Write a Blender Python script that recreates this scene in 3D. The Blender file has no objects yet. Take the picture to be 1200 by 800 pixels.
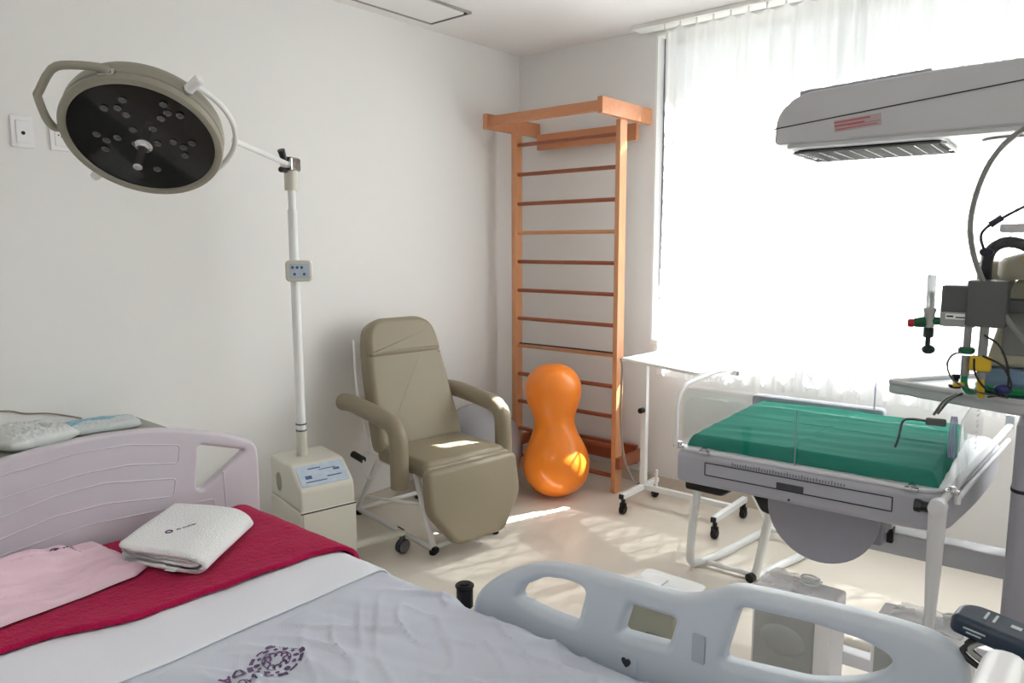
import bpy, bmesh, math, random
from mathutils import Vector, Matrix, noise
random.seed(7)
SC = bpy.context.scene
COL = SC.collection
PI = math.pi
R = math.radians

# ------------------------------------------------------------------ helpers
def lin(c):
    return tuple(((v/255.0)/12.92 if v/255.0 <= .04045 else ((v/255.0+.055)/1.055)**2.4) for v in c)

MATS = {}
def mat(name, rgb, rough=.5, metal=0, bump=0, bscale=60, var=0, vscale=4, spec=.5, coat=0, trans=0, alpha=1, sheen=0, emit=None, ior=1.45, stretch=None):
    if name in MATS: return MATS[name]
    m = bpy.data.materials.new(name); m.use_nodes = True
    nt = m.node_tree; b = nt.nodes['Principled BSDF']
    c = lin(rgb)
    b.inputs['Base Color'].default_value = (*c, 1)
    b.inputs['Roughness'].default_value = rough
    b.inputs['Metallic'].default_value = metal
    b.inputs['Specular IOR Level'].default_value = spec
    b.inputs['Coat Weight'].default_value = coat
    b.inputs['Transmission Weight'].default_value = trans
    b.inputs['IOR'].default_value = ior
    b.inputs['Alpha'].default_value = alpha
    b.inputs['Sheen Weight'].default_value = sheen
    if emit:
        b.inputs['Emission Color'].default_value = (*lin(emit[0]), 1); b.inputs['Emission Strength'].default_value = emit[1]
    tc = nt.nodes.new('ShaderNodeTexCoord')
    src = tc.outputs['Object']
    if stretch:
        mp = nt.nodes.new('ShaderNodeMapping'); mp.inputs['Scale'].default_value = stretch
        nt.links.new(src, mp.inputs[0]); src = mp.outputs[0]
    if var:
        n = nt.nodes.new('ShaderNodeTexNoise'); n.inputs['Scale'].default_value = vscale; n.inputs['Detail'].default_value = 5
        nt.links.new(src, n.inputs['Vector'])
        mx = nt.nodes.new('ShaderNodeMix'); mx.data_type = 'RGBA'
        mx.inputs[6].default_value = (*[v*(1-var) for v in c], 1); mx.inputs[7].default_value = (*[min(1, v*(1+var)) for v in c], 1)
        nt.links.new(n.outputs['Fac'], mx.inputs[0]); nt.links.new(mx.outputs[2], b.inputs['Base Color'])
    if bump:
        n = nt.nodes.new('ShaderNodeTexNoise'); n.inputs['Scale'].default_value = bscale; n.inputs['Detail'].default_value = 4
        nt.links.new(src, n.inputs['Vector'])
        bp = nt.nodes.new('ShaderNodeBump'); bp.inputs['Strength'].default_value = bump; bp.inputs['Distance'].default_value = .004
        nt.links.new(n.outputs['Fac'], bp.inputs['Height']); nt.links.new(bp.outputs[0], b.inputs['Normal'])
    MATS[name] = m
    return m

def frame(origin=(0, 0, 0), z=(0, 0, 1), x=None):
    z = Vector(z).normalized()
    if x is None:
        x = Vector((1, 0, 0)) if abs(z.x) < .9 else Vector((0, 1, 0))
    x = Vector(x); x = (x - z*x.dot(z)).normalized(); y = z.cross(x)
    m = Matrix.Identity(4)
    for i in range(3):
        m[i][0], m[i][1], m[i][2], m[i][3] = x[i], y[i], z[i], origin[i]
    return m
XZ = Matrix(((1, 0, 0, 0), (0, 0, -1, 0), (0, 1, 0, 0), (0, 0, 0, 1)))      # 2-D (a,b) -> (x=a, z=b), extrusion towards -y
YZ = Matrix(((0, 0, 1, 0), (1, 0, 0, 0), (0, 1, 0, 0), (0, 0, 0, 1)))       # 2-D (a,b) -> (y=a, z=b), extrusion towards +x

def smooth_pts(P, n=6, closed=False):
    P = [Vector(p) for p in P]; out = []; N = len(P)
    rng = range(N) if closed else range(N-1)
    for i in rng:
        p1, p2 = P[i], P[(i+1) % N]
        p0 = P[(i-1) % N] if (closed or i > 0) else p1*2-p2
        p3 = P[(i+2) % N] if (closed or i+2 < N) else p2*2-p1
        for k in range(n):
            t = k/n
            out.append(.5*((2*p1)+(p2-p0)*t+(2*p0-5*p1+4*p2-p3)*t*t+(3*p1-p0-3*p2+p3)*t**3))
    if not closed: out.append(P[-1].copy())
    return out

def rrect(w, h, r, n=5, cx=0, cy=0):
    out = []
    for sx, sy, a0 in ((1, 1, 0), (-1, 1, 90), (-1, -1, 180), (1, -1, 270)):
        for k in range(n+1):
            a = R(a0+90*k/n)
            out.append((cx+sx*(w/2-r)+r*math.cos(a), cy+sy*(h/2-r)+r*math.sin(a)))
    return out

def round_poly(P, r, n=5):
    P = [Vector((p[0], p[1])) for p in P]; out = []; N = len(P)
    rr = r if isinstance(r, (list, tuple)) else [r]*N
    for i in range(N):
        a, b, c = P[i-1], P[i], P[(i+1) % N]
        u = (a-b); v = (c-b); q = min(rr[i], u.length*.49, v.length*.49)
        s, e = b+u.normalized()*q, b+v.normalized()*q
        for k in range(n+1):
            t = k/n
            out.append(tuple((1-t)**2*s+2*t*(1-t)*b+t*t*e))
    return out

class M:
    def __init__(s): s.bm = bmesh.new()
    def _add(s, b, mtx=None, mi=0):
        if mtx is not None: bmesh.ops.transform(b, matrix=mtx, verts=b.verts)
        bmesh.ops.recalc_face_normals(b, faces=b.faces)
        if mi:
            for f in b.faces: f.material_index = mi
        me = bpy.data.meshes.new('t'); b.to_mesh(me); b.free(); s.bm.from_mesh(me); bpy.data.meshes.remove(me)
        return s
    def box(s, c, size, bev=0, mtx=None, rz=0, seg=2, mi=0):
        b = bmesh.new(); bmesh.ops.create_cube(b, size=1)
        bmesh.ops.scale(b, vec=size, verts=b.verts)
        if bev: bmesh.ops.bevel(b, geom=b.edges[:]+b.verts[:], offset=bev, segments=seg, profile=.5, affect='EDGES')
        t = Matrix.Translation(c) @ Matrix.Rotation(rz, 4, 'Z')
        return s._add(b, (mtx @ t) if mtx is not None else t, mi)
    def bx(s, x0, x1, y0, y1, z0, z1, bev=0, mtx=None, mi=0, seg=2):
        return s.box(((x0+x1)/2, (y0+y1)/2, (z0+z1)/2), (abs(x1-x0), abs(y1-y0), abs(z1-z0)), bev, mtx, 0, seg, mi)
    def prism(s, pts, z0, z1, bev=0, mtx=None, seg=3, mi=0):
        b = bmesh.new()
        vs = [b.verts.new((p[0], p[1], z0)) for p in pts]
        f = b.faces.new(vs); r = bmesh.ops.extrude_face_region(b, geom=[f])
        bmesh.ops.translate(b, vec=(0, 0, z1-z0), verts=[v for v in r['geom'] if isinstance(v, bmesh.types.BMVert)])
        bmesh.ops.recalc_face_normals(b, faces=b.faces)
        if bev:
            ed = [e for e in b.edges if len(e.link_faces) == 2 and (len(e.link_faces[0].verts) > 4 or len(e.link_faces[1].verts) > 4 or len(pts) <= 4) and abs(e.verts[0].co.z-e.verts[1].co.z) < 1e-7]
            if len(pts) <= 4: ed = b.edges[:]
            bmesh.ops.bevel(b, geom=ed, offset=bev, segments=seg, profile=.5, affect='EDGES')
        return s._add(b, mtx, mi)
    def cyl(s, p0, p1, r, r2=None, seg=20, bev=0, mi=0):
        p0, p1 = Vector(p0), Vector(p1); b = bmesh.new(); L = (p1-p0).length
        bmesh.ops.create_cone(b, cap_ends=True, segments=seg, radius1=r, radius2=r if r2 is None else r2, depth=L)
        if bev:
            bmesh.ops.bevel(b, geom=[e for e in b.edges if any(len(f.verts) > 4 for f in e.link_faces)], offset=bev, segments=2, affect='EDGES')
        return s._add(b, frame((p0+p1)/2, p1-p0), mi)
    def tube(s, P, r, seg=10, closed=False, flat=1.0, up=None, mi=0):
        P = [Vector(p) for p in P]; b = bmesh.new(); rings = []; N = len(P)
        rr = r if isinstance(r, (list, tuple)) else [r]*N
        prev = None
        for i, p in enumerate(P):
            if closed: d = P[(i+1) % N]-P[i-1]
            else: d = P[min(i+1, N-1)]-P[max(i-1, 0)]
            if d.length < 1e-9: d = Vector((0, 0, 1))
            d.normalize()
            if up is not None: x = d.cross(Vector(up)); x = x if x.length > 1e-4 else d.orthogonal()
            elif prev is None: x = d.orthogonal()
            else: x = prev - d*prev.dot(d)
            x.normalize(); prev = x; y = d.cross(x)
            rings.append([b.verts.new(p+(x*math.cos(2*PI*k/seg)+y*flat*math.sin(2*PI*k/seg))*rr[i]) for k in range(seg)])
        for i in range(N if closed else N-1):
            A, B = rings[i], rings[(i+1) % N]
            for k in range(seg): b.faces.new((A[k], A[(k+1) % seg], B[(k+1) % seg], B[k]))
        if not closed: b.faces.new(rings[0]); b.faces.new(rings[-1])
        return s._add(b, None, mi)
    def lathe(s, prof, mtx=None, seg=40, mi=0):
        b = bmesh.new(); rings = []
        for r, z in prof:
            if r < 1e-6: rings.append([b.verts.new((0, 0, z))])
            else: rings.append([b.verts.new((r*math.cos(2*PI*k/seg), r*math.sin(2*PI*k/seg), z)) for k in range(seg)])
        for A, B in zip(rings, rings[1:]):
            for k in range(seg):
                a = [A[k % len(A)], A[(k+1) % len(A)], B[(k+1) % len(B)], B[k % len(B)]]
                u = []
                for v in a:
                    if v not in u: u.append(v)
                if len(u) >= 3: b.faces.new(u)
        return s._add(b, mtx, mi)
    def ball(s, c, r, scale=(1, 1, 1), seg=24, mi=0, mtx=None):
        b = bmesh.new(); bmesh.ops.create_uvsphere(b, u_segments=seg, v_segments=seg//2, radius=r)
        bmesh.ops.scale(b, vec=scale, verts=b.verts)
        t = Matrix.Translation(c)
        return s._add(b, mtx @ t if mtx is not None else t, mi)
    def plate(s, outline, holes, thick, bev, mtx, res=3, mi=0):
        b = bmesh.new(); loops = []
        def area(P): return sum(P[i][0]*P[(i+1) % len(P)][1]-P[(i+1) % len(P)][0]*P[i][1] for i in range(len(P)))/2
        for li, P in enumerate([outline]+list(holes)):
            Q = []
            for p in P:
                p = Vector((p[0], p[1]))
                if not Q or (p-Q[-1]).length > 1e-4: Q.append(p)
            if (Q[0]-Q[-1]).length < 1e-4: Q.pop()
            if (area(Q) > 0) == (li > 0): Q.reverse()       # material always lies on the left of the walk
            n = len(Q); nor = []
            for i in range(n):
                e0 = (Q[i]-Q[i-1]).normalized(); e1_ = (Q[(i+1) % n]-Q[i]).normalized()
                v = Vector((-e0.y-e1_.y, e0.x+e1_.x)); v = v.normalized() if v.length > 1e-6 else Vector((-e0.y, e0.x))
                nor.append(v/max(.5, v.dot(Vector((-e0.y, e0.x)))))
            rings = []
            st = [(PI/2*k/res) for k in range(res+1)]
            lv = [(bev*(1-math.sin(a_)), thick/2-bev+bev*math.cos(a_)) for a_ in st]           # front cap -> side
            lv = [(d, z) for d, z in lv]+[(d, -z) for d, z in reversed(lv)]
            for d, z in lv: rings.append([b.verts.new((Q[i].x+nor[i].x*d, Q[i].y+nor[i].y*d, z)) for i in range(n)])
            for A, B in zip(rings, rings[1:]):
                for i in range(n): b.faces.new((A[i], A[(i+1) % n], B[(i+1) % n], B[i]))
            loops.append((Q, rings[0], rings[-1]))
        from mathutils.geometry import delaunay_2d_cdt
        pts, edges, vm = [], [], []
        for Q, A, B in loops:
            o = len(pts); n = len(A); pts += [Vector((v.co.x, v.co.y)) for v in A]; vm += list(zip(A, B)); edges += [(o+i, o+(i+1) % n) for i in range(n)]
        vo, eo, fo, ov, oe, of = delaunay_2d_cdt(pts, edges, [], 0, 1e-7)
        def inside(p, L):
            c = False; n = len(L)
            for i in range(n):
                a_, b__ = L[i], L[(i+1) % n]
                if (a_.y > p.y) != (b__.y > p.y) and p.x < (b__.x-a_.x)*(p.y-a_.y)/(b__.y-a_.y)+a_.x: c = not c
            return c
        LL = [[Vector((v.co.x, v.co.y)) for v in A] for Q, A, B in loops]
        for f in fo:
            c = sum((vo[i] for i in f), Vector((0, 0)))/len(f)
            if not inside(c, LL[0]) or any(inside(c, L) for L in LL[1:]): continue
            k = [ov[i][0] for i in f if ov[i]]
            if len(k) == len(f):
                try: b.faces.new([vm[i][0] for i in k]); b.faces.new([vm[i][1] for i in k])
                except ValueError: pass
        s._add(b, mtx, mi); return s
    def text(s, body, size, mtx, extrude=.0004, mi=0, align='CENTER', bold=0):
        cu = bpy.data.curves.new('c', 'FONT'); cu.body = body; cu.size = size; cu.extrude = extrude
        cu.align_x = align; cu.align_y = 'CENTER'; cu.resolution_u = 3; cu.offset = bold
        s._curve(cu, mtx, mi); return s
    def _curve(s, cu, mtx, mi):
        o = bpy.data.objects.new('c', cu); COL.objects.link(o); bpy.context.view_layer.update()
        dg = bpy.context.evaluated_depsgraph_get()
        me = bpy.data.meshes.new_from_object(o.evaluated_get(dg)); me.transform(mtx)
        b = bmesh.new(); b.from_mesh(me); bmesh.ops.remove_doubles(b, verts=b.verts, dist=1e-5)
        for f in b.faces: f.material_index = mi
        t = bpy.data.meshes.new('t'); b.to_mesh(t); b.free(); s.bm.from_mesh(t)
        for q in (me, t): bpy.data.meshes.remove(q)
        bpy.data.objects.remove(o); bpy.data.curves.remove(cu)
    def grid(s, fn, nu, nv, mtx=None, mi=0, closed_u=False):
        b = bmesh.new(); G = [[b.verts.new(fn(i/nu, j/nv)) for j in range(nv+1)] for i in range(nu+1)]
        for i in range(nu):
            for j in range(nv): b.faces.new((G[i][j], G[i+1][j], G[i+1][j+1], G[i][j+1]))
        return s._add(b, mtx, mi)
    def warp(s, fn):
        for v in s.bm.verts: v.co = Vector(fn(v.co))
        return s

ORG = {}
def build(name, m, material, parent=None, sharp=40, solid=0, sub=0, local=False):
    """links M as one mesh object; geometry is in world space unless its thing is a rotated one"""
    bm = m.bm
    me = bpy.data.meshes.new(name); bm.normal_update(); bm.to_mesh(me); bm.free()
    o = bpy.data.objects.new(name, me); COL.objects.link(o)
    ms = material if isinstance(material, (list, tuple)) else [material]
    for q in ms: me.materials.append(q)
    root = parent
    while root is not None and root.parent is not None: root = root.parent
    if root is not None and root.name in ORG: me.transform(Matrix.Translation(-ORG[root.name]))
    if parent is not None: o.parent = parent
    elif not local:
        # top-level mesh: origin at its base centre
        lo = Vector([min(v.co[i] for v in me.vertices) for i in range(3)]); hi = Vector([max(v.co[i] for v in me.vertices) for i in range(3)])
        c = Vector(((lo.x+hi.x)/2, (lo.y+hi.y)/2, lo.z)); me.transform(Matrix.Translation(-c)); o.location = c; ORG[o.name] = c
    me.polygons.foreach_set('use_smooth', [True]*len(me.polygons)); me.set_sharp_from_angle(angle=R(sharp))
    if sharp == 40 and len(me.polygons) < 6000:
        wn = o.modifiers.new('w', 'WEIGHTED_NORMAL'); wn.keep_sharp = True; wn.weight = 80
    if solid:
        md = o.modifiers.new('s', 'SOLIDIFY'); md.thickness = solid; md.offset = 1
    if sub:
        md = o.modifiers.new('u', 'SUBSURF'); md.levels = sub; md.render_levels = sub
    return o
def tag(o, label, cat, group=None, kind=None):
    o['label'] = label; o['category'] = cat
    if group: o['group'] = group
    if kind: o['kind'] = kind
    return o
def thing(name, loc, label, cat, group=None, rz=None):
    o = bpy.data.objects.new(name, None); COL.objects.link(o); o.location = loc; o.empty_display_size = .1
    if rz is not None: o.rotation_euler.z = rz          # rotated things are built in their own coordinates
    else: ORG[o.name] = Vector(loc)
    return tag(o, label, cat, group)
def struct(name, m, material, parent=None, **k):
    o = build(name, m, material, parent, **k)
    if parent is None: o['kind'] = 'structure'
    return o
def world_mtx(origin, rz): return Matrix.Translation(origin) @ Matrix.Rotation(rz, 4, 'Z')

# ------------------------------------------------------------------ materials
wall_m = mat('wall_paint', (229, 229, 228), .75, bump=.03, bscale=120, var=.012, vscale=1.2, spec=.3)
ceil_m = mat('ceiling_paint', (232, 231, 231), .85, spec=.2)
trimw = mat('white_trim', (238, 238, 236), .35)
floor_m = mat('vinyl_floor', (218, 211, 200), .3, var=.05, vscale=2.2, bump=.02, bscale=14, spec=.45)
cove_m = mat('vinyl_cove', (206, 198, 186), .4)
alu = mat('aluminium_frame', (120, 126, 132), .4, .6)
steel = mat('chrome', (205, 205, 205), .18, 1)
white_p = mat('white_enamel', (228, 230, 230), .3)
white_pl = mat('white_plastic', (234, 234, 236), .38)
bed_pl = mat('bed_plastic_grey', (196, 205, 214), .38)
head_pl = mat('bed_plastic_lilac', (198, 193, 202), .4)
black_r = mat('black_rubber', (22, 22, 23), .5)
black_pl = mat('black_plastic', (25, 25, 27), .35)
vinyl = mat('taupe_upholstery', (140, 130, 110), .42, bump=.12, bscale=260, spec=.45)
vinyl_s = mat('taupe_seam', (96, 87, 72), .6)
wood = mat('varnished_wood', (204, 146, 104), .33, var=.16, vscale=7, stretch=(6, 6, .8), coat=.25)
wood_h = mat('varnished_wood_board', (196, 132, 92), .33, var=.16, vscale=7, stretch=(.8, 6, 6), coat=.25)
wood_r = mat('dark_rung_wood', (150, 84, 56), .35, var=.15, vscale=9, stretch=(.8, 6, 6), coat=.2)
orange = mat('orange_rubber', (240, 134, 40), .28, var=.02, coat=.1)
gball = mat('grey_rubber', (150, 150, 156), .25)
beige_pl = mat('beige_plastic', (206, 204, 193), .42)
head_g = mat('lamp_housing_beige', (152, 149, 136), .38)
lens_b = mat('black_lens', (8, 7, 9), .12, coat=.3)
led_m = mat('led_lens', (46, 46, 50), .07, spec=1, coat=1)
warm_pl = mat('warmer_grey_plastic', (192, 193, 197), .4)
deck_pl = mat('warmer_lilac_grey', (170, 171, 181), .4)
warm_dk = mat('warmer_dark_grey', (158, 158, 168), .42)
pale_pl = mat('warmer_pale_plastic', (215, 216, 220), .35)
seam_m = mat('dark_seam', (50, 50, 54), .6)
green_c = mat('green_cotton', (18, 122, 104), .9, bump=.3, bscale=260, spec=.2)
magenta = mat('magenta_terry', (172, 26, 74), 1, bump=1, bscale=170, var=.16, vscale=45, sheen=.08, spec=.1)
sheet_m = mat('pale_blue_sheet', (200, 206, 219), .85, bump=.2, bscale=260, spec=.2)
sheet_w = mat('white_sheet', (226, 229, 238), .85, bump=.15, bscale=500)
terry_w = mat('white_terry', (236, 238, 240), 1, bump=1, bscale=200, spec=.1)
pink_c = mat('pink_cotton', (227, 199, 212), .9, bump=.3, bscale=300, var=.03, vscale=20, spec=.2)
ink = mat('purple_print', (98, 74, 112), .8)
matt_m = mat('mattress_cover', (178, 186, 194), .6)
diaper = mat('white_wrap', (214, 218, 218), .4, bump=.2, bscale=60)
pack_b = mat('blue_print_wrap', (206, 214, 216), .3, var=.1, vscale=25)
counter_m = mat('grey_laminate', (140, 144, 134), .4)
navy = mat('navy_plastic', (38, 52, 68), .4)
cable_m = mat('grey_cable', (92, 92, 90), .45)
cable_k = mat('dark_cable', (40, 40, 42), .45)
hose_g = mat('green_hose', (20, 130, 80), .35)
yel = mat('yellow_plastic', (212, 176, 30), .4)
redp = mat('red_plastic', (170, 30, 34), .35)
greenp = mat('green_plastic', (16, 84, 56), .35)
dgrey = mat('dark_grey_metal', (84, 86, 88), .4, .3)
beige2 = mat('device_beige', (168, 164, 146), .45)
bluebox = mat('blue_grey_plastic', (110, 136, 166), .4)
panel_m = mat('control_film', (182, 196, 212), .25, var=.22, vscale=28)
panel_d = mat('control_film_dark', (70, 92, 130), .3)
red_lab = mat('red_label', (180, 92, 98), .5)
seat_blk = mat('black_upholstery', (20, 20, 21), .4)
bagm = mat('clear_film', (246, 247, 248), .4, alpha=.3, bump=.3, bscale=50, spec=.4)
tubing = mat('violet_tubing', (190, 180, 220), .2, alpha=.6)

def glassy(name, tint, gloss_w, edge=None):
    m = bpy.data.materials.new(name); m.use_nodes = True; nt = m.node_tree; nt.nodes.clear()
    out = nt.nodes.new('ShaderNodeOutputMaterial'); t = nt.nodes.new('ShaderNodeBsdfTransparent'); t.inputs[0].default_value = (*tint, 1)
    g = nt.nodes.new('ShaderNodeBsdfGlossy'); g.inputs['Roughness'].default_value = .03
    fr = nt.nodes.new('ShaderNodeLayerWeight'); fr.inputs[0].default_value = .5
    pw = nt.nodes.new('ShaderNodeMath'); pw.operation = 'POWER'; pw.inputs[1].default_value = 5
    nt.links.new(fr.outputs['Facing'], pw.inputs[0])
    ml = nt.nodes.new('ShaderNodeMath'); ml.operation = 'MULTIPLY_ADD'; ml.inputs[1].default_value = .8; ml.inputs[2].default_value = .03+gloss_w
    nt.links.new(pw.outputs[0], ml.inputs[0])
    mx = nt.nodes.new('ShaderNodeMixShader'); nt.links.new(ml.outputs[0], mx.inputs[0]); nt.links.new(t.outputs[0], mx.inputs[1]); nt.links.new(g.outputs[0], mx.inputs[2])
    nt.links.new(mx.outputs[0], out.inputs[0]); return m
win_glass = glassy('window_glass', (.95, .97, .97), 0)
acrylic = glassy('clear_acrylic', (.965, .975, .98), -.005)

def sheer():
    m = bpy.data.materials.new('sheer_white_fabric'); m.use_nodes = True; nt = m.node_tree; nt.nodes.clear()
    out = nt.nodes.new('ShaderNodeOutputMaterial')
    tr = nt.nodes.new('ShaderNodeBsdfTransparent'); tl = nt.nodes.new('ShaderNodeBsdfTranslucent'); df = nt.nodes.new('ShaderNodeBsdfDiffuse')
    tl.inputs[0].default_value = (.93, .93, .94, 1); df.inputs[0].default_value = (.9, .9, .91, 1)
    a = nt.nodes.new('ShaderNodeMixShader'); a.inputs[0].default_value = .35
    nt.links.new(tl.outputs[0], a.inputs[1]); nt.links.new(df.outputs[0], a.inputs[2])
    # open weave: less passes straight through the more obliquely it is met
    lw = nt.nodes.new('ShaderNodeLayerWeight'); lw.inputs[0].default_value = .5
    cs = nt.nodes.new('ShaderNodeMath'); cs.operation = 'SUBTRACT'; cs.inputs[0].default_value = 1.02; nt.links.new(lw.outputs['Facing'], cs.inputs[1])
    iv = nt.nodes.new('ShaderNodeMath'); iv.operation = 'DIVIDE'; iv.inputs[0].default_value = 1; nt.links.new(cs.outputs[0], iv.inputs[1])
    pw = nt.nodes.new('ShaderNodeMath'); pw.operation = 'POWER'; pw.inputs[0].default_value = .13; nt.links.new(iv.outputs[0], pw.inputs[1])
    om = nt.nodes.new('ShaderNodeMath'); om.operation = 'SUBTRACT'; om.inputs[0].default_value = 1; nt.links.new(pw.outputs[0], om.inputs[1])
    b = nt.nodes.new('ShaderNodeMixShader'); nt.links.new(om.outputs[0], b.inputs[0])
    nt.links.new(tr.outputs[0], b.inputs[1]); nt.links.new(a.outputs[0], b.inputs[2]); nt.links.new(b.outputs[0], out.inputs[0]); return m
sheer_m = sheer()

# ------------------------------------------------------------------ the room
XL, XR, YB, YF, ZC = -3.27, 2.1, 3.99, -1.6, 2.752
WX0, WX1, WZ0, WZ1 = -2.233, 1.75, .915, 2.715
struct('floor', M().bx(XL-.2, XR+.2, YF-.2, YB+.2, -.1, 0), floor_m)
struct('ceiling', M().bx(XL-.2, XR+.2, YF-.2, YB+.2, ZC, ZC+.15), ceil_m)
struct('wall_left', M().bx(XL-.2, XL, YF-.2, YB+.2, 0, ZC), wall_m)
struct('wall_right', M().bx(XR, XR+.2, YF-.2, YB+.2, 0, ZC), wall_m)
struct('wall_front', M().bx(XL, XR, YF-.2, YF, 0, ZC), wall_m)
wb = M()
wb.bx(XL, WX0, YB, YB+.2, 0, ZC).bx(WX1, XR, YB, YB+.2, 0, ZC).bx(WX0, WX1, YB, YB+.2, 0, WZ0).bx(WX0, WX1, YB, YB+.2, WZ1, ZC)
struct('wall_back', wb, wall_m)
struct('baseboard_back', M().bx(XL, XR, YB-.012, YB, 0, .075, .004), cove_m)
struct('baseboard_left', M().bx(XL, XL+.012, YF, YB, 0, .075, .004), cove_m)
struct('trim_1', M().bx(-2.33, 2.05, 3.865, 3.985, ZC-.022, ZC, .003), trimw)      # curtain track box on the ceiling
# white reveal lining of the window
rv = M(); rv.bx(WX0-.001, WX0+.012, YB-.002, YB+.13, WZ0, WZ1).bx(WX0, WX1, YB-.002, YB+.13, WZ1-.012, WZ1+.001).bx(WX0, WX1, YB-.006, YB+.13, WZ0-.025, WZ0+.004, .003)
struct('trim_2', rv, trimw)
w = bpy.data.objects.new('window_1', None); COL.objects.link(w); w.location = (WX0, YB+.1, WZ0); w['kind'] = 'structure'; ORG['window_1'] = Vector(w.location)
fr = M(); y0, y1 = YB+.075, YB+.125
a, b_, c_, d_ = WX0+.012, WX1, WZ0+.004, WZ1-.012
fr.bx(a, a+.045, y0, y1, c_, d_, .003).bx(b_-.045, b_, y0, y1, c_, d_, .003).bx(a, b_, y0, y1, d_-.045, d_, .003).bx(a, b_, y0, y1, c_, c_+.045, .003)
for mxp in (-1.22, -.2, .8): fr.bx(mxp-.022, mxp+.022, y0, y1, c_, d_, .003)
fr.bx(a+.045, a+.075, y0-.02, y1-.02, c_+.28, 2.46, .003)
build('window_frame', fr, alu, w)
build('window_glass', M().bx(a+.02, b_-.02, YB+.098, YB+.102, c_+.02, d_-.02), win_glass, w)
gr = M(); gy = YB+.17; sx, sz = .105, .19
x0g, x1g, z0g, z1g = WX0+.01, WX1, WZ0, WZ1
n = int((x1g-x0g)/sx)+int((z1g-z0g)/sz)+4
for sgn in (1, -1):
    for i in range(-n, n+1):
        # line x = xs + sgn*(z-z0)*sx/sz, clipped to the opening
        xs = x0g+i*sx
        t0, t1 = 0, z1g-z0g; k = sgn*sx/sz
        ta, tb = sorted(((x0g-xs)/k, (x1g-xs)/k)); t0, t1 = max(t0, ta), min(t1, tb)
        if t1-t0 > .02: gr.cyl((xs+k*t0, gy+sgn*.004, z0g+t0), (xs+k*t1, gy+sgn*.004, z0g+t1), .0055, seg=6)
build('security_grille', gr, white_p, w)
# outside: terrace slab, boundary wall and deep roof beam of the neighbouring block
struct('ground', M().bx(-9, 8, YB+.22, 16, -.3, -.1), mat('terrace_concrete', (128, 124, 116), .8))
ex = M().bx(-12, 9, 8.6, 8.8, -.1, 3.05)
struct('wall_outside', ex, mat('outside_wall_paint', (190, 190, 188), .8))

# ceiling vent
v = thing('ceiling_vent', (-3.0, 2.55, ZC), 'long white rectangular air vent in the ceiling beside the left wall', 'vent')
vx0, vx1, vy0, vy1 = -3.165, -2.85, 1.75, 3.07
f_ = M(); t_ = .012
for q in ((vx0, vx1, vy0, vy0+t_), (vx0, vx1, vy1-t_, vy1), (vx0, vx0+t_, vy0, vy1), (vx1-t_, vx1, vy0, vy1)): f_.bx(*q, ZC-.012, ZC, .002)
build('frame', f_, mat('vent_frame_grey', (150, 150, 146), .5), v)
build('panel', M().bx(vx0+.03, vx1-.03, vy0+.03, vy1-.03, ZC-.014, ZC-.002, .003), ceil_m, v)
s_ = M()
for k in range(22): s_.bx(vx0+.02+k*.0125, vx0+.027+k*.0125, vy1-.028, vy1-.013, ZC-.013, ZC-.003)
build('louvre', s_, mat('vent_slot_dark', (70, 70, 68), .6), v)

# wall outlets
for i, (yc, lab) in enumerate(((1.007, 'white wall outlet plate with one dark round hole, nearer the left edge of the photo'), (1.138, 'white wall outlet plate half hidden behind the black-faced lamp head'))):
    o = thing('wall_outlet', (XL, yc, 1.93), lab, 'outlet', 'outlet plates on the left wall')
    build('cover_plate', M().prism(rrect(.078, .118, .006, cx=yc, cy=1.93), XL, XL+.009, .003, YZ), white_pl, o)
    build('insert', M().prism(rrect(.046, .082, .004, cx=yc, cy=1.93), XL+.008, XL+.013, .002, YZ), white_pl, o)
    h = M()
    if i == 0: h.cyl((XL+.012, yc, 1.925), (XL+.0145, yc, 1.925), .007)
    else:
        for dy, dz in ((-.01, 0), (.01, 0), (0, -.006)): h.cyl((XL+.012, yc+dy, 1.93+dz), (XL+.0142, yc+dy, 1.93+dz), .003)
    build('socket_hole', h, black_pl, o)

# ------------------------------------------------------------------ curtain
def curtain(name, xa, xb, label, ph, nh):
    root = thing(name, ((xa+xb)/2, 3.89, .72), label, 'curtain', 'sheer curtains over the window')
    Wd = xb-xa; nfold = Wd/.135
    def fn(u, v_):
        x = xa+Wd*u; t = u*nfold*2*PI+ph
        amp = (.012+.009*v_**.7)*(1+.5*math.sin(u*nfold*1.7+ph*2))
        y = 3.885+amp*math.sin(t+.9*math.sin(t*.37+ph))+.006*math.sin(t*2.3+v_*3)
        hk = abs(math.sin(PI*u*nh))
        zt = ZC-.042-.028*hk
        z = zt+(0.72+.010*math.sin(t*.5)-zt)*v_
        x += .01*math.sin(v_*5+t*.31)*v_
        return (x, y, z)
    build('fabric', M().grid(fn, int(Wd*130), 26), sheer_m, root, sharp=180)
    for k in range(nh+1):
        x = xa+Wd*k/nh; build('curtain_hook', M().bx(x-.004, x+.004, 3.882, 3.892, ZC-.05, ZC-.022, .001), white_pl, root)
curtain('sheer_curtain', -2.125, -1.05, 'sheer white pleated curtain at the corner end of the window, beside the wall bars', .4, 11)
curtain('sheer_curtain', -1.07, 1.72, 'wide sheer white curtain behind the radiant warmer canopy', 2.1, 26)

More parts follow.
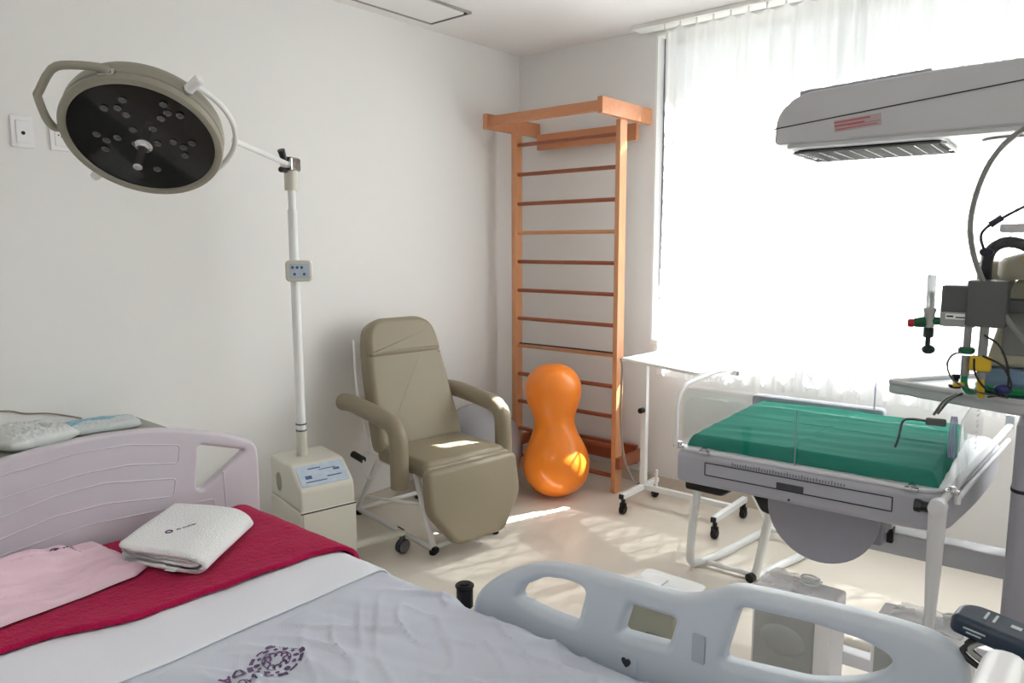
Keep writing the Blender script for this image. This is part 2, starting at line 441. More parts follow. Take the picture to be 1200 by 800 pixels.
# ------------------------------------------------------------------ wall bars
root = thing('wall_bars', (-2.69, 3.73, 0), 'tall wooden exercise wall bars with dark rungs in the corner beside the window', 'wall bars')
LX, RX = -3.095, -2.283
for x0 in (LX, RX-.032):
    build('upright', M().bx(x0, x0+.032, 3.69, 3.765, 0, 2.206, .004), wood, root)
for z in (2.13, 1.945, 1.76, 1.575, 1.39, 1.205, 1.02, .84, .65, .465, .28, .095):
    build('rung', M().tube([(LX+.02, 3.73, z), (RX-.02, 3.73, z)], .0175, 14, flat=.72, up=(0, 0, 1)), wood if z in (1.575, .84) else wood_r, root)
for x0 in (LX-.03, RX-.005): build('top_bracket', M().bx(x0, x0+.035, 3.455, YB, 2.206, 2.296, .004), wood_h, root)
build('front_bar', M().bx(LX-.0, RX, 3.475, 3.505, 2.222, 2.282, .006), wood_h, root)
build('back_board', M().bx(LX+.03, RX-.03, 3.915, 3.945, 2.115, 2.215, .004), wood_h, root)
for x0 in (LX-.0, RX-.0): build('wall_bracket', M().bx(x0, x0+.03, 3.69, YB, .155, .225, .003), wood_r, root)
build('kick_board', M().bx(LX+.03, RX, 3.93, 3.96, .13, .25, .004), wood_r, root)
st = M().tube(smooth_pts([(LX+.05, 3.712, .858), (-2.8, 3.71, .8595), (-2.5, 3.71, .859), (RX-.04, 3.712, .858)], 5), .005, 8)
tag(build('exercise_stick', st, cable_k), 'thin dark grey rod lying along a rung of the wooden wall bars', 'rod')

# ------------------------------------------------------------------ balls
bc = M()
P0, P1 = Vector((-2.53, 3.44, .0)), Vector((-2.612, 3.49, .80))
ax = (P1-P0); prof = [(0, 0), (.06, .009), (.115, .033), (.162, .075), (.19, .13), (.2, .195), (.193, .255), (.172, .31), (.145, .365), (.128, .41), (.122, .445), (.125, .48), (.14, .525), (.158, .572), (.17, .625), (.168, .675), (.15, .722), (.12, .76), (.08, .785), (.04, .797), (0, .8)]
pp = smooth_pts([(a_, b__, 0) for a_, b__ in prof], 3)
bc.lathe([(max(p.x, 0) if i not in (0, len(pp)-1) else 0, p.y) for i, p in enumerate(pp)], frame(P0, ax), 48)
pb = build('peanut_ball', bc, orange, sharp=180); tag(pb, 'glossy orange peanut-shaped exercise ball standing upright against the wall bars', 'exercise ball')
g = M().ball((-2.985, 3.245, .268), .268, seg=48); g.cyl((-2.83, 3.05, .35), (-2.826, 3.044, .352), .008)
tag(build('exercise_ball', g, gball, sharp=180), 'round grey exercise ball on the floor behind the taupe reclining chair', 'exercise ball')

# ------------------------------------------------------------------ reclining chair (built in its own frame: x forward, y to its left)
CH = thing('reclining_chair', (-2.83, 2.657, 0), 'taupe upholstered reclining chair with padded arms and a hanging leg rest', 'chair', rz=R(-9))
L0 = -.03
# frame
f_ = M()
for l in (-.225, .17):
    f_.tube([(-.37, l, .03), (.38, l, .03)], .014, 10)
    f_.tube([(.375, l, .035), (.305 if l > 0 else .29, l-(.0 if l > 0 else .04), .40)], .016, 10)
    f_.tube([(-.36, l, .035), (-.12, l, .37)], .013, 10)
    f_.tube([(-.25, l, .37), (.36, l, .385)], .014, 10)
for q in (-.35, .37): f_.tube([(q, -.225, .035), (q, .17, .035)], .013, 10)
f_.tube([(-.3, -.225, .12), (.1, .17, .05)], .010, 8)
f_.tube([(.36, -.225, .12), (.47, -.02, .04)], .006, 8)
f_.tube([(.36, .17, .12), (.44, .19, .04)], .004, 8)
f_.tube(smooth_pts([(-.07, -.30, .42), (-.155, -.318, .72), (-.245, -.285, 1.0)], 4), .007, 8)
build('frame', f_, white_p, CH)
for (q, l) in ((-.35, -.225), (-.35, .17), (.37, -.225), (.37, .17)):
    build('rubber_foot', M().cyl((q, l, 0), (q, l, .025), .019, bev=.004), black_r, CH)
build('end_cap', M().cyl((.38, -.225, .03), (.40, -.225, .03), .017), black_r, CH)
lv = M().tube(smooth_pts([(-.05, -.24, .37), (-.05, -.30, .30), (-.10, -.315, .30), (-.12, -.32, .385)], 4), .007, 8)
lever = build('recline_lever', lv, white_p, CH)
build('lever_grip', M().tube([(-.115, -.32, .385), (-.205, -.33, .40)], .018, 12), black_r, lever)
# seat cushion
def soft(pts, z0, z1, bev, mtx=None): return M().prism(pts, z0, z1, bev, mtx, seg=4)
seat = soft(rrect(.46, .50, .035, cx=.175, cy=L0), .385, .475, .028)
seat.box((.405, L0, .432), (.04, .51, .05), .02, seg=4)
build('seat', seat, vinyl, CH)
# backrest: plane leaning back, tapering to rounded shoulders
bz = (-.245-(-.035), 0, 1.10-.44); bl = math.hypot(bz[0], bz[2])
BM = Matrix.Translation((-.02, L0, .435)) @ Matrix.Rotation(math.atan2(bz[0], bz[2]), 4, 'Y')
# local: x normal (front), y width, z up
out = [(-.265, 0), (.255, 0), (.258, .1), (.232, .40), (.208, .60), (.188, .665), (.12, .70), (-.14, .70), (-.205, .665), (-.232, .58), (-.252, .40), (-.266, .1)]
out = round_poly(out, .04, 3)
def back_warp(co):
    p = BM.inverted() @ co
    if p.x > .02:
        d = abs(p.z-.485); p.x -= .016*math.exp(-(d/.014)**2)
    return BM @ p
bk = M().prism(out, -.055, .058, .034, BM @ YZ, seg=5)
build('backrest', bk, vinyl, CH)
bs = M().tube([BM @ Vector((.0555, -.21+k*.042, .485)) for k in range(11)], .0022, 6)
build('headrest_seam', bs, vinyl_s, CH)
# headrest roll: the slightly fuller upper cushion
hr = M().prism(round_poly([(-.238, .490), (.218, .490), (.203, .60), (.18, .657), (.115, .693), (-.135, .693), (-.20, .657), (-.226, .60)], .03, 4), -.02, .070, .026, BM @ YZ, seg=5)
build('headrest', hr, vinyl, CH)
# arms
for s_, l0, l1, rz0 in ((-1, -.365, -.352, -.225), (1, .275, .300, -.185)):
    P = smooth_pts([(rz0, l0, .685), (rz0+.12, l0, .69), (.16, l1, .658), (.232, l1, .645)], 4)
    P += smooth_pts([(.262, l1, .625), (.28, l1, .585), (.285, l1, .5), (.287, l1, .345)], 4)
    build('armrest', M().tube([(P[0].x-.003, P[0].y, P[0].z)]+P+[(P[-1].x, P[-1].y, P[-1].z-.003)], [.040]+[.045]*len(P)+[.040], 20, up=(0, 1, 0.001)), vinyl, CH)
# leg rest
lr = [(-.275, 0), (.27, 0), (.275, -.20), (.145, -.375), (-.15, -.375), (-.28, -.20)]
LM = Matrix.Translation((.43, L0-.01, .448)) @ Matrix.Rotation(R(-9), 4, 'Y')
build('leg_rest', M().prism(round_poly(lr, .035, 4), -.03, .045, .024, LM @ YZ, seg=4), vinyl, CH)
build('rest_bar', M().box((.36, -.245, .43), (.07, .03, .05), .006), mat('brown_bracket', (96, 74, 62), .6), CH)

# ------------------------------------------------------------------ surgical lamp
LP = thing('surgical_lamp', (-2.84, 1.97, 0), 'mobile surgical lamp with a large black-faced round head on a white post', 'lamp')
PX, PY = -2.93, 1.95
cab = world_mtx((-2.875, 1.955, 0), R(-12))
def rb(m, x0, x1, y0, y1, z0, z1, bev, mi=0): return m.bx(x0, x1, y0, y1, z0, z1, bev, cab, mi)
# cabinet profile (x,z): lower body, slightly wider lower half, sloped control face
hw = .135
low = M().prism(round_poly([(-.17, .10), (.195, .10), (.195, .33), (-.17, .33)], .012, 3), -hw, hw, .012, cab @ XZ)
build('lower_cabinet', low, beige_pl, LP)
up = M().prism(round_poly([(-.165, .322), (.19, .322), (.19, .425), (.08, .517), (-.165, .517)], [.01, .01, .022, .02, .02], 4), -hw+.004, hw-.004, .014, cab @ XZ)
upo = build('upper_cabinet', up, beige_pl, LP)
sl = Vector((.085, 0, -.077)).normalized()
PM = cab @ frame((.135, 0, .471), Vector((.092, 0, .11)), Vector((0, 1, 0)))
build('control_panel', M().prism(rrect(.225, .112, .008), -.001, .003, .001, PM), panel_m, upo)
pd = M().box((-.03, .034, .0032), (.06, .006, .001), 0, PM)
pd.box((.03, .022, .0032), (.08, .004, .001), 0, PM).box((.05, -.02, .0032), (.07, .006, .001), 0, PM).box((-.07, -.01, .0032), (.03, .018, .001), 0, PM).box((-.04, -.035, .0032), (.10, .005, .001), 0, PM).box((.07, .012, .0032), (.03, .012, .001), 0, PM)
build('panel_print', pd, panel_d, upo)
dr = M().bx(.193, .200, -hw+.012, hw-.012, .115, .318, .003, cab)
build('door', dr, beige_pl, LP)
build('door_seam', M().bx(.192, .1955, -hw+.003, hw-.003, .3185, .324, 0, cab), seam_m, LP)
sp = M()
for i in range(-3, 4):
    for j in range(-4, 5):
        if (i/3.4)**2+(j/4.4)**2 <= 1: sp.cyl(cab @ Vector((-.06+i*.010, -hw+.0045, .41+j*.010)), cab @ Vector((-.06+i*.010, -hw+.003, .41+j*.010)), .003, seg=8)
build('speaker_grille', sp, seam_m, upo)
bs = M().bx(-.17, .2, -.13, .13, .075, .105, .01, cab)
legs = [((.16, -.06), (.36, -.20)), ((.14, .06), (.169, .385)), ((-.12, -.06), (-.28, -.22)), ((-.12, .06), (-.24, .26))]
build('base_plate', bs, beige_pl, LP)
for (a_, e_) in legs:
    A = cab @ Vector((*a_, .09)); E = cab @ Vector((*e_, .105)); Mi = cab @ Vector(((a_[0]*.55+e_[0]*.45), (a_[1]*.55+e_[1]*.45), .10))
    lg = build('base_leg', M().tube(smooth_pts([A, Mi, E], 5), .028, 12, flat=.6, up=(0, 0, 1)), beige_pl, LP)
    build('leg_slot', M().box(E+Vector((-.01, 0, .017)), (.06, .006, .004), .001, rz=R(-12)), black_r, lg)
    c = M()
    for dx in (-.013, .013): c.cyl(E+Vector((dx-.006, 0, -.069)), E+Vector((dx+.006, 0, -.069)), .036, bev=.006)
    c.box(E+Vector((0, 0, -.045)), (.012, .03, .06), .003)
    build('caster', c, mat('caster_grey', (112, 114, 120), .45), lg)
# post
po = M().cyl((PX, PY, .505), (PX, PY, 1.66), .021, seg=24).cyl((PX, PY, 1.64), (PX, PY, 1.76), .0165, seg=20)
pole = build('post', po, white_p, LP)
cl = M().cyl((PX, PY, .505), (PX, PY, .64), .0245, seg=24, bev=.003)
build('collar', cl, beige_pl, pole)
for z in (.635, .665): build('ring', M().cyl((PX, PY, z), (PX, PY, z+.006), .0253, seg=24), dgrey, pole)
cb = Matrix.Translation((PX, PY, 1.385)) @ Matrix.Rotation(R(48), 4, 'Z')   # control box, faces the camera
build('dimmer_box', M().prism(rrect(.118, .095, .018, cx=.025), .005, .06, .010, cb @ XZ), beige_pl, LP)
pn = M().prism(rrect(.088, .066, .01, cx=.03), .058, .0625, .001, cb @ XZ)
pn_o = build('dimmer_panel', pn, panel_m, LP)
k_ = M()
for x, z in ((0, .016), (.02, .016), (.04, .016), (.008, -.014), (.05, -.014)): k_.cyl(cb @ Vector((x, -.0622, z)), cb @ Vector((x, -.0635, z)), .0065, seg=10)
build('dimmer_buttons', k_, panel_d, pn_o)
# joint
JZ = 1.86
build('pivot_sleeve', M().cyl((PX, PY, 1.745), (PX, PY, 1.835), .030, seg=24, bev=.003), beige_pl, LP)
jd = Vector((-2.507-PX, 1.116-PY, 0)).normalized(); jm = frame((PX, PY, JZ), (0, 0, 1), jd)
kn = M().box((0, 0, 0), (.085, .062, .062), .010, jm).cyl(jm @ Vector((.0, -.034, 0)), jm @ Vector((.0, .034, 0)), .02, bev=.002)
kj = build('knuckle', kn, steel, LP)
build('tension_lever', M().tube([jm @ Vector((.05, .0, .01)), jm @ Vector((.075, .0, .055))], [.013, .017], 12).cyl(jm @ Vector((.045, 0, -.03)), jm @ Vector((.085, 0, -.03)), .012), black_pl, kj)
# head: face normal and basis
Nn = Vector((.476, -.443, -.76)).normalized(); e1 = Vector((-.682, -.7314, 0)).normalized(); e2 = Nn.cross(e1)
HC = Vector((-2.507, 1.116, 1.84))
HM = Matrix.Identity(4)
for i in range(3): HM[i][0], HM[i][1], HM[i][2], HM[i][3] = e1[i], e2[i], Nn[i], HC[i]
def hp(a_, b__, c__=0): return HM @ Vector((a_, b__, c__))
ARM1 = hp(-.262, .075, -.09)
jv = Vector((PX, PY, JZ))+jd*.03
build('boom_arm', M().tube([jv, jv+(ARM1-jv)*.5, ARM1], .011, 12), white_p, LP)
hs = [(.2205, -.004), (.224, .004), (.232, .006), (.243, .002), (.2465, -.006), (.2455, -.018), (.240, -.022), (.240, -.028), (.2445, -.032), (.2445, -.06), (.238, -.085), (.22, -.104), (.16, -.122), (.08, -.130), (0, -.132)]
hd = build('lamp_head', M().lathe(hs, HM, 72), head_g, LP)
build('lens', M().lathe([(0, -.002), (.10, -.002), (.18, -.003), (.222, -.005)], HM, 72), lens_b, hd)
leds = [(0.01, -0.16), (0.074, -0.129), (0.034, -0.13), (0.017, -0.104), (-0.107, -0.146), (-0.11, -0.114), (-0.145, -0.104), (-0.084, -0.092), (0.133, -0.024), (0.111, 0.001), (0.074, -0.011), (0.128, 0.038), (-0.094, 0.005), (-0.152, 0.009), (-0.121, 0.027), (-0.116, 0.063), (0.016, -0.044), (-0.046, -0.049), (0.026, 0.014), (-0.043, 0.012), (0.056, 0.119), (-0.009, 0.125)]
for a_, b__ in leds:
    build('led_lens', M().lathe([(.0125, -.002), (.0125, .001), (.010, .0035), (.006, .0055), (0, .0065)], HM @ Matrix.Translation((a_, b__, 0)), 16), led_m, hd)
ch = M().lathe([(.0, -.004), (.028, -.002), (.028, .004), (.018, .010), (.012, .02), (.0125, .085), (.014, .09), (.014, .10), (.01, .104), (0, .104)], HM @ Matrix.Translation((.003, .02, 0)), 20)
build('sterile_handle', ch, steel, hd)
# side handle: bent bar fixed to the rim in two places
hb = [hp(.03, -.243, -.02), hp(.035, -.262, -.02), hp(.12, -.275, -.012), hp(.175, -.262, -.008), hp(.24, -.185, -.004), hp(.252, -.165, -.004), hp(.262, -.09, -.006), hp(.258, -.045, -.01), hp(.243, -.035, -.014)]
build('grip_handle', M().tube(smooth_pts(hb, 3), .0125, 12), head_g, hd)
build('grip_mount', M().box((0, 0, 0), (.05, .02, .024), .004, HM @ Matrix.Translation((.03, -.243, -.02))), steel, hd)
# yoke from pivot to pivot round the back of the head
ang = lambda a_, b__: math.atan2(b__, a_)
A0, A1 = ang(-.231, -.217), ang(.208, .186)
pa, pb_ = Vector((math.cos(A0), math.sin(A0), 0)), Vector((math.cos(A1), math.sin(A1), 0))
ykp = []
for k in range(25):
    t = k/24; th = A0 - (PI if True else 0)*t if False else A0-2*PI*0
    # half circle in the plane rim-side -> arm side, kept just behind the head
    a2 = A0 - t*PI
    rr_ = .276
    ykp.append(hp(rr_*math.cos(a2), rr_*math.sin(a2), -.045-.055*math.sin(PI*t)))
build('yoke', M().tube(ykp, .0095, 12), white_p, LP)
for pv in (pa, pb_):
    build('pivot_knob', M().cyl(hp(pv.x*.238, pv.y*.238, -.045), hp(pv.x*.312, pv.y*.312, -.045), .016, seg=16, bev=.003), white_pl, LP)
    build('pivot_plate', M().cyl(hp(pv.x*.236, pv.y*.236, -.045), hp(pv.x*.252, pv.y*.252, -.045), .019, seg=16, bev=.002), steel, LP)

# ------------------------------------------------------------------ bed
BZ = .652   # top of the bare mattress
by0, by1 = .27, 1.20
BD = thing('hospital_bed', (-1.15, .735, 0), 'hospital bed with a pale lilac headboard and grey moulded side rail', 'bed')
f_ = M().bx(-2.12, -.12, by0+.04, by0+.09, .36, .42, .005).bx(-2.12, -.12, by1-.09, by1-.04, .36, .42, .005)
for x in (-2.1, -1.4, -.8, -.14): f_.bx(x-.025, x+.025, by0+.05, by1-.05, .365, .415, .004)
build('mattress_deck', f_.bx(-2.13, -.11, by0+.02, by1-.02, .42, .495, .006), bed_pl, BD)
for x in (-1.85, -.4):
    lg = build('pedestal', M().prism(round_poly([(x-.09, .12), (x+.09, .12), (x+.05, .37), (x-.05, .37)], .01, 3), -(by1-.22), -(by0+.22), .01, XZ), white_pl, BD)
build('base_frame', M().bx(-2.0, -.25, by0+.08, by0+.14, .10, .16, .01).bx(-2.0, -.25, by1-.14, by1-.08, .10, .16, .01).bx(-2.0, -1.94, by0+.08, by1-.08, .10, .16, .01).bx(-.31, -.25, by0+.08, by1-.08, .10, .16, .01), white_pl, BD)
for x in (-1.97, -.28):
    for y in (by0+.11, by1-.11):
        build('caster', M().cyl((x, y-.012, .055), (x, y+.012, .055), .055, bev=.006).box((x, y, .09), (.05, .035, .05), .008), black_r, BD)
# headboard
HX = -2.17
hbo = smooth_pts([(.30, .90, 0), (.40, .935, 0), (.55, .962, 0), (.72, .978, 0), (.85, .977, 0), (.97, .962, 0), (1.10, .928, 0), (1.185, .898, 0)], 5)
hbo = [(p.x, p.y) for p in hbo]+round_poly([(1.20, .892), (1.262, .860), (1.268, .80)], [0.001, .03, .001], 6)[6:-5]+[(1.268, .80), (1.262, .40), (.208, .40), (.202, .80), (.212, .85)]
hole = round_poly([(1.068, .892), (1.222, .842), (1.072, .748), (1.052, .758)], .014, 4)
hole2 = [(1.47-p[0], p[1]) for p in hole]
hb = M().plate(hbo, [hole, hole2], .038, .012, Matrix.Translation((HX, 0, 0)) @ YZ, 3)
hbd = build('headboard', hb, head_pl, BD)
mir = lambda P: [(1.47-p[0], p[1]) for p in P]
gl = M()
def bead(P, closed=True):
    Q = [Vector((HX+.0185, p[0], p[1])) for p in P]
    gl.tube(Q, .0028, 6, closed=closed)
g1 = round_poly([(.44, .905), (.56, .924), (.73, .942), (.86, .937), (1.008, .905), (1.0, .850), (.86, .878), (.73, .882), (.56, .866), (.45, .845)], .012, 3)
g2 = round_poly([(.47, .80), (.562, .818), (.67, .838), (.79, .842), (.99, .805), (.98, .752), (.79, .782), (.66, .782), (.562, .764), (.48, .75)], .012, 3)
g3 = round_poly([(.37, .70), (.73, .735), (1.105, .71), (1.108, .62), (.37, .62)], .012, 3)
for P in (g1, g2, g3): bead(P)
bead([(1.14, .79), (1.145, .62)], False)
build('raised_bead', gl, head_pl, hbd)
# side rail nearest the window
ro = [(-1.17, .56), (-1.168, .61), (-1.14, .675), (-1.066, .738), (-.965, .787), (-.87, .806), (-.742, .815), (-.65, .820), (-.60, .828), (-.56, .848), (-.515, .873), (-.458, .882), (-.313, .893), (-.21, .895), (-.165, .883), (-.14, .855), (-.135, .79), (-.14, .6), (-.16, .50), (-.4, .47), (-.9, .47), (-1.13, .49)]
ro = [(p.x, p.y) for p in smooth_pts([(a_, b__, 0) for a_, b__ in ro], 4, True)]
h1 = round_poly([(-1.03, .688), (-1.012, .722), (-.945, .764), (-.88, .776), (-.834, .772), (-.856, .682), (-.95, .680)], .018, 4)
h2 = round_poly([(-.729, .772), (-.622, .775), (-.638, .712), (-.750, .700)], .010, 4)
h3 = round_poly([(-.498, .842), (-.374, .853), (-.285, .852), (-.238, .838), (-.252, .805), (-.30, .772), (-.37, .745), (-.528, .722)], .018, 4)
rl = build('side_rail', M().plate(ro, [h1, h2, h3], .048, .016, Matrix.Translation((0, 1.256, 0)) @ XZ, 4), bed_pl, BD)
build('latch_slot', M().prism(rrect(.026, .055, .003, cx=-.570, cy=.737), -.012, .004, .001, Matrix.Translation((0, 1.232-.001, 0)) @ XZ), mat('slot_grey', (168, 177, 187), .5), rl)
build('release_badge', M().prism(rrect(.05, .05, .012, cx=-.727, cy=.648), -.001, .0015, .001, Matrix.Translation((0, 1.231, 0)) @ XZ).text('♥', .02, Matrix.Translation((-.727, 1.2285, .648)) @ Matrix.Rotation(R(90), 4, 'X'), mi=1), [bed_pl, seam_m], rl)
# near side rail is lowered beside the mattress
build('lowered_rail', M().plate([(p[0], p[1]-.30) for p in ro], [[(q[0], q[1]-.30) for q in h] for h in (h1, h2, h3)], .048, .016, Matrix.Translation((0, by0-.056, 0)) @ XZ, 3), bed_pl, BD)
# footboard
fo = round_poly([(.25, .45), (.25, .93), (.735, .985), (1.222, .935), (1.222, .45)], [.03, .09, .4, .075, .03], 7)
build('footboard', M().plate(fo, [round_poly([(.5, .77), (.96, .77), (.94, .84), (.52, .84)], .02, 4)], .055, .022, Matrix.Translation((-.088, 0, 0)) @ YZ, 4), white_pl, BD)
build('bumper_post', M().cyl((-1.215, 1.262, .45), (-1.215, 1.262, .66), .012).cyl((-1.215, 1.262, .595), (-1.215, 1.262, .648), .021, seg=20, bev=.004).cyl((-1.215, 1.262, .648), (-1.215, 1.262, .657), .024, seg=20, bev=.003).box((-1.215, 1.21, .45), (.03, .12, .03), .004), black_r, BD)
# mattress
mt = M().bx(-2.14, -.13, by0, by1, .497, BZ, .045, seg=4)
tag(build('mattress', mt, matt_m), 'thick hospital mattress lying on the bed under the printed sheet', 'mattress')

# bedding: all layers share one gentle wrinkle field so that they lie on one another
def field(x, y):
    return .0035*noise.noise(Vector((x*3.2, y*3.2, .3)))+.0015*noise.noise(Vector((x*9, y*14, 4)))
def wr(x, y):
    # long diagonal creases in the printed sheet
    if x < -1.40: return 0
    s = noise.noise(Vector((x*3.5+y*1.5, y*15-x*6, 2.0)))
    r_ = 1-min(1, abs(noise.noise(Vector((x*2.2+7, y*9-x*4.5, 5.0))))*5)
    k = 1-min(1, abs(noise.noise(Vector((x*6+1, y*13+x*7, 11.0))))*6)
    return .010*max(0, s)+.010*r_*r_*max(0, min(1, (x+1.40)*6))+.007*k*k*max(0, min(1, (x+1.38)*8))
def drape(x, t, off, drop, half0=None, r=.04, foot=None):
    """t 0..1 over the bed from the near side to the window side; returns the point of a layer lying off above the mattress"""
    Wt = (by1-by0); L = drop+PI/2*r+(Wt-2*r)+PI/2*r+drop; s = t*L
    o = off
    if s < drop: return Vector((x, by0-o, BZ-r-(drop-s)))
    s -= drop
    if s < PI/2*r:
        a_ = s/r; return Vector((x, by0+r-(r+o)*math.cos(a_), BZ-r+(r+o)*math.sin(a_)))
    s -= PI/2*r
    if s < Wt-2*r: return Vector((x, by0+r+s, BZ+o))
    s -= Wt-2*r
    if s < PI/2*r:
        a_ = s/r; return Vector((x, by1-r+(r+o)*math.sin(a_), BZ-r+(r+o)*math.cos(a_)))
    s -= PI/2*r
    return Vector((x, by1+o, BZ-r-s))
def layer(xa, xb, off, drop, thick, nx, ny, extra=None, ja=0, jb=0, slanta=0, slantb=0):
    """a sheet with a top and an underside; its two cross edges wander a little"""
    m = M()
    def P(u, t, o, e):
        q = drape(0, t, o, drop); yy = min(max(q.y, by0), by1)
        A = (xa(yy) if callable(xa) else xa)+ja*noise.noise(Vector((yy*7, 1.7, 0))); B = (xb(yy) if callable(xb) else xb)+jb*noise.noise(Vector((yy*7, 8.1, 0)))
        x = A+(B-A)*u
        top = 1 if q.z > BZ-.01 else max(0, (q.z-(BZ-.3))/.3)*.6
        dz = field(x, yy)+(extra(x, yy) if extra else 0)
        if q.z > BZ-.02: q.z += dz
        else: q.y += (1 if q.y > .7 else -1)*abs(dz)*top
        q.x = x
        return q
    b = bmesh.new(); rows = []
    prof = []
    for i in range(nx+1): prof.append((i/nx, off+thick))
    prof.append((1.0, off+thick*.5)); 
    for i in range(nx, -1, -1): prof.append((i/nx, off))
    for (u, o) in prof:
        # rounded lip at each cross edge
        e = min(u, 1-u)*nx
        rows.append([b.verts.new(P(u, j/ny, o if o == off else (o-(thick*.35 if e < .5 else 0)), e)) for j in range(ny+1)])
    n_ = len(rows)
    for i in range(n_):
        A, B = rows[i], rows[(i+1) % n_]
        for j in range(ny): b.faces.new((A[j], B[j], B[j+1], A[j+1]))
    return m._add(b)
FZ = BZ+.0
sh = layer(-2.11, -.145, .004, .13, .0025, 300, 200, wr)
def top_z(x, y): return BZ+.0065+field(x, y)+wr(x, y)
# print on the sheet: round wreath crest and lettering read from the foot end
# text matrix: letters run towards -y and stand towards +x
TM = Matrix(((0, 1, 0, 0), (-1, 0, 0, 0), (0, 0, 1, 0), (0, 0, 0, 1)))
OX, OY = -1.266, .762
pr_ = M()
cc = (OX, OY)
def annulus(cx, cy, r0, r1, a0, a1, n=10):
    b = bmesh.new(); V = []
    for k in range(n+1):
        a_ = a0+(a1-a0)*k/n
        V.append((b.verts.new((cx+r0*math.cos(a_), cy+r0*math.sin(a_), 0)), b.verts.new((cx+r1*math.cos(a_), cy+r1*math.sin(a_), 0))))
    for k in range(n): b.faces.new((V[k][0], V[k][1], V[k+1][1], V[k+1][0]))
    pr_._add(b)
for k in range(12):
    a0 = k*PI/6; annulus(*cc, .046, .051+.003*(k % 3), a0, a0+PI/6*.72, 5)
    annulus(cc[0]+.0385*math.cos(a0), cc[1]+.0385*math.sin(a0), .0, .0045 if k % 2 else .0065, 0, 2*PI, 8)
for k in range(9):
    a0 = k*2*PI/9+.2; annulus(cc[0]+.019*math.cos(a0), cc[1]+.019*math.sin(a0), .004, .0085, 0, 2*PI*.8, 7)
annulus(*cc, .027, .0295, .3, 2*PI-.6, 18)
pr_.text('DA MULHER', .034, Matrix.Translation((OX-.010, OY-.066, 0)) @ TM, .0001, align='LEFT', bold=.0012)
pr_.text('HOSPITAL', .026, Matrix.Translation((OX+.026, OY-.062, 0)) @ TM, .0001, align='LEFT', bold=.0006)
bmesh.ops.triangulate(pr_.bm, faces=pr_.bm.faces)
for _ in range(2):
    bmesh.ops.subdivide_edges(pr_.bm, edges=[e for e in pr_.bm.edges if e.calc_length() > .012], cuts=1, use_grid_fill=True)
from mathutils.kdtree import KDTree
tops = [v_.co.copy() for v_ in sh.bm.verts if v_.co.z > BZ and abs(v_.co.x-OX) < .2 and abs(v_.co.y-OY+.2) < .4]
kt = KDTree(len(tops))
for i_, c_ in enumerate(tops): kt.insert((c_.x, c_.y, 0), i_)
kt.balance()
pr_.warp(lambda c: (c.x, c.y, max(tops[q[1]].z for q in kt.find_n((c.x, c.y, 0), 8))+.0009+c.z))
me_ = bpy.data.meshes.new('t'); pr_.bm.to_mesh(me_); 
for f in pr_.bm.faces: f.material_index = 1
pr_.bm.to_mesh(me_); sh.bm.from_mesh(me_)
tag(build('bed_sheet', sh, [sheet_m, ink], sharp=60), 'pale blue-grey bed sheet with a purple crest and lettering printed upside down', 'sheet')
ws = layer(-2.0, lambda y: -1.432, .0085, .12, .004, 60, 110, lambda x, y: .002*noise.noise(Vector((x*14, y*4, 9)))+.004*max(0, noise.noise(Vector((x*22, y*5, 3)))), jb=.006)
tag(build('folded_sheet', ws, sheet_w, sharp=60), 'plain white sheet folded back across the bed below the magenta towel', 'sheet')
def mag_edge(y): return -1.715+(y-.39)*.17-.02*math.sin(y*7)
mg = layer(-2.118, mag_edge, .018, .20, .012, 130, 230, lambda x, y: .004*noise.noise(Vector((x*4, y*5, 21)))+.0016*noise.noise(Vector((x*60, y*60, 2)))+.003*noise.noise(Vector((x*11, y*9, 31))), jb=.02)
tag(build('magenta_towel', mg, magenta, sharp=80), 'large magenta terry towel spread across the head end of the bed', 'towel')
MT = BZ+.032+.006
# folded white towel
TW = thing('folded_towel', (-1.915, .905, MT), 'folded white terry towel with a small purple crest lying on the magenta towel', 'towel', rz=R(37.6))
def ribbon(path, th, half, ny=44):
    """a thick cloth folded along path (x,z) and running the length of the towel"""
    P = [Vector((p.x, p.y)) for p in smooth_pts([(a_, b__, 0) for a_, b__ in path], 7)]
    n = len(P); nor = []
    for i in range(n):
        d = (P[min(i+1, n-1)]-P[max(i-1, 0)]).normalized(); nor.append(Vector((-d.y, d.x)))
    ring = [(P[0]-nor[0]*th/2), ]
    A = [P[i]+nor[i]*th/2 for i in range(n)]; B = [P[i]-nor[i]*th/2 for i in range(n)]
    d0 = (P[0]-P[1]).normalized()*th*.4; d1 = (P[-1]-P[-2]).normalized()*th*.4
    ring = A+[P[-1]+d1]+B[::-1]+[P[0]+d0]
    b = bmesh.new(); rows = []
    for j in range(ny+1):
        t = j/ny*2-1; e = 1-max(0, abs(t)-.96)/.04*.25
        row = []
        for q in ring:
            y = half*t*(1-.10*min(1, abs(q.x)/.13)**6)
            cz = sum(r.y for r in ring)/len(ring)
            x = q.x+.003*noise.noise(Vector((q.x*12, y*9, 1))); z = cz+(q.y-cz)*(e if abs(t) > .96 else 1)
            f = min(1, max(0, z/.04))
            z += f*(.006*noise.noise(Vector((x*7, y*7, 3)))-.010*max(0, x-.07)/.06*.6)
            row.append(b.verts.new((x, y-.30*x+.0025*noise.noise(Vector((x*30, z*60, t))), max(z, .001))))
        rows.append(row)
    m_ = len(ring)
    for j in range(ny):
        for i in range(m_): b.faces.new((rows[j][i], rows[j][(i+1) % m_], rows[j+1][(i+1) % m_], rows[j+1][i]))
    b.faces.new(rows[0]); b.faces.new(rows[-1])
    return M()._add(b)
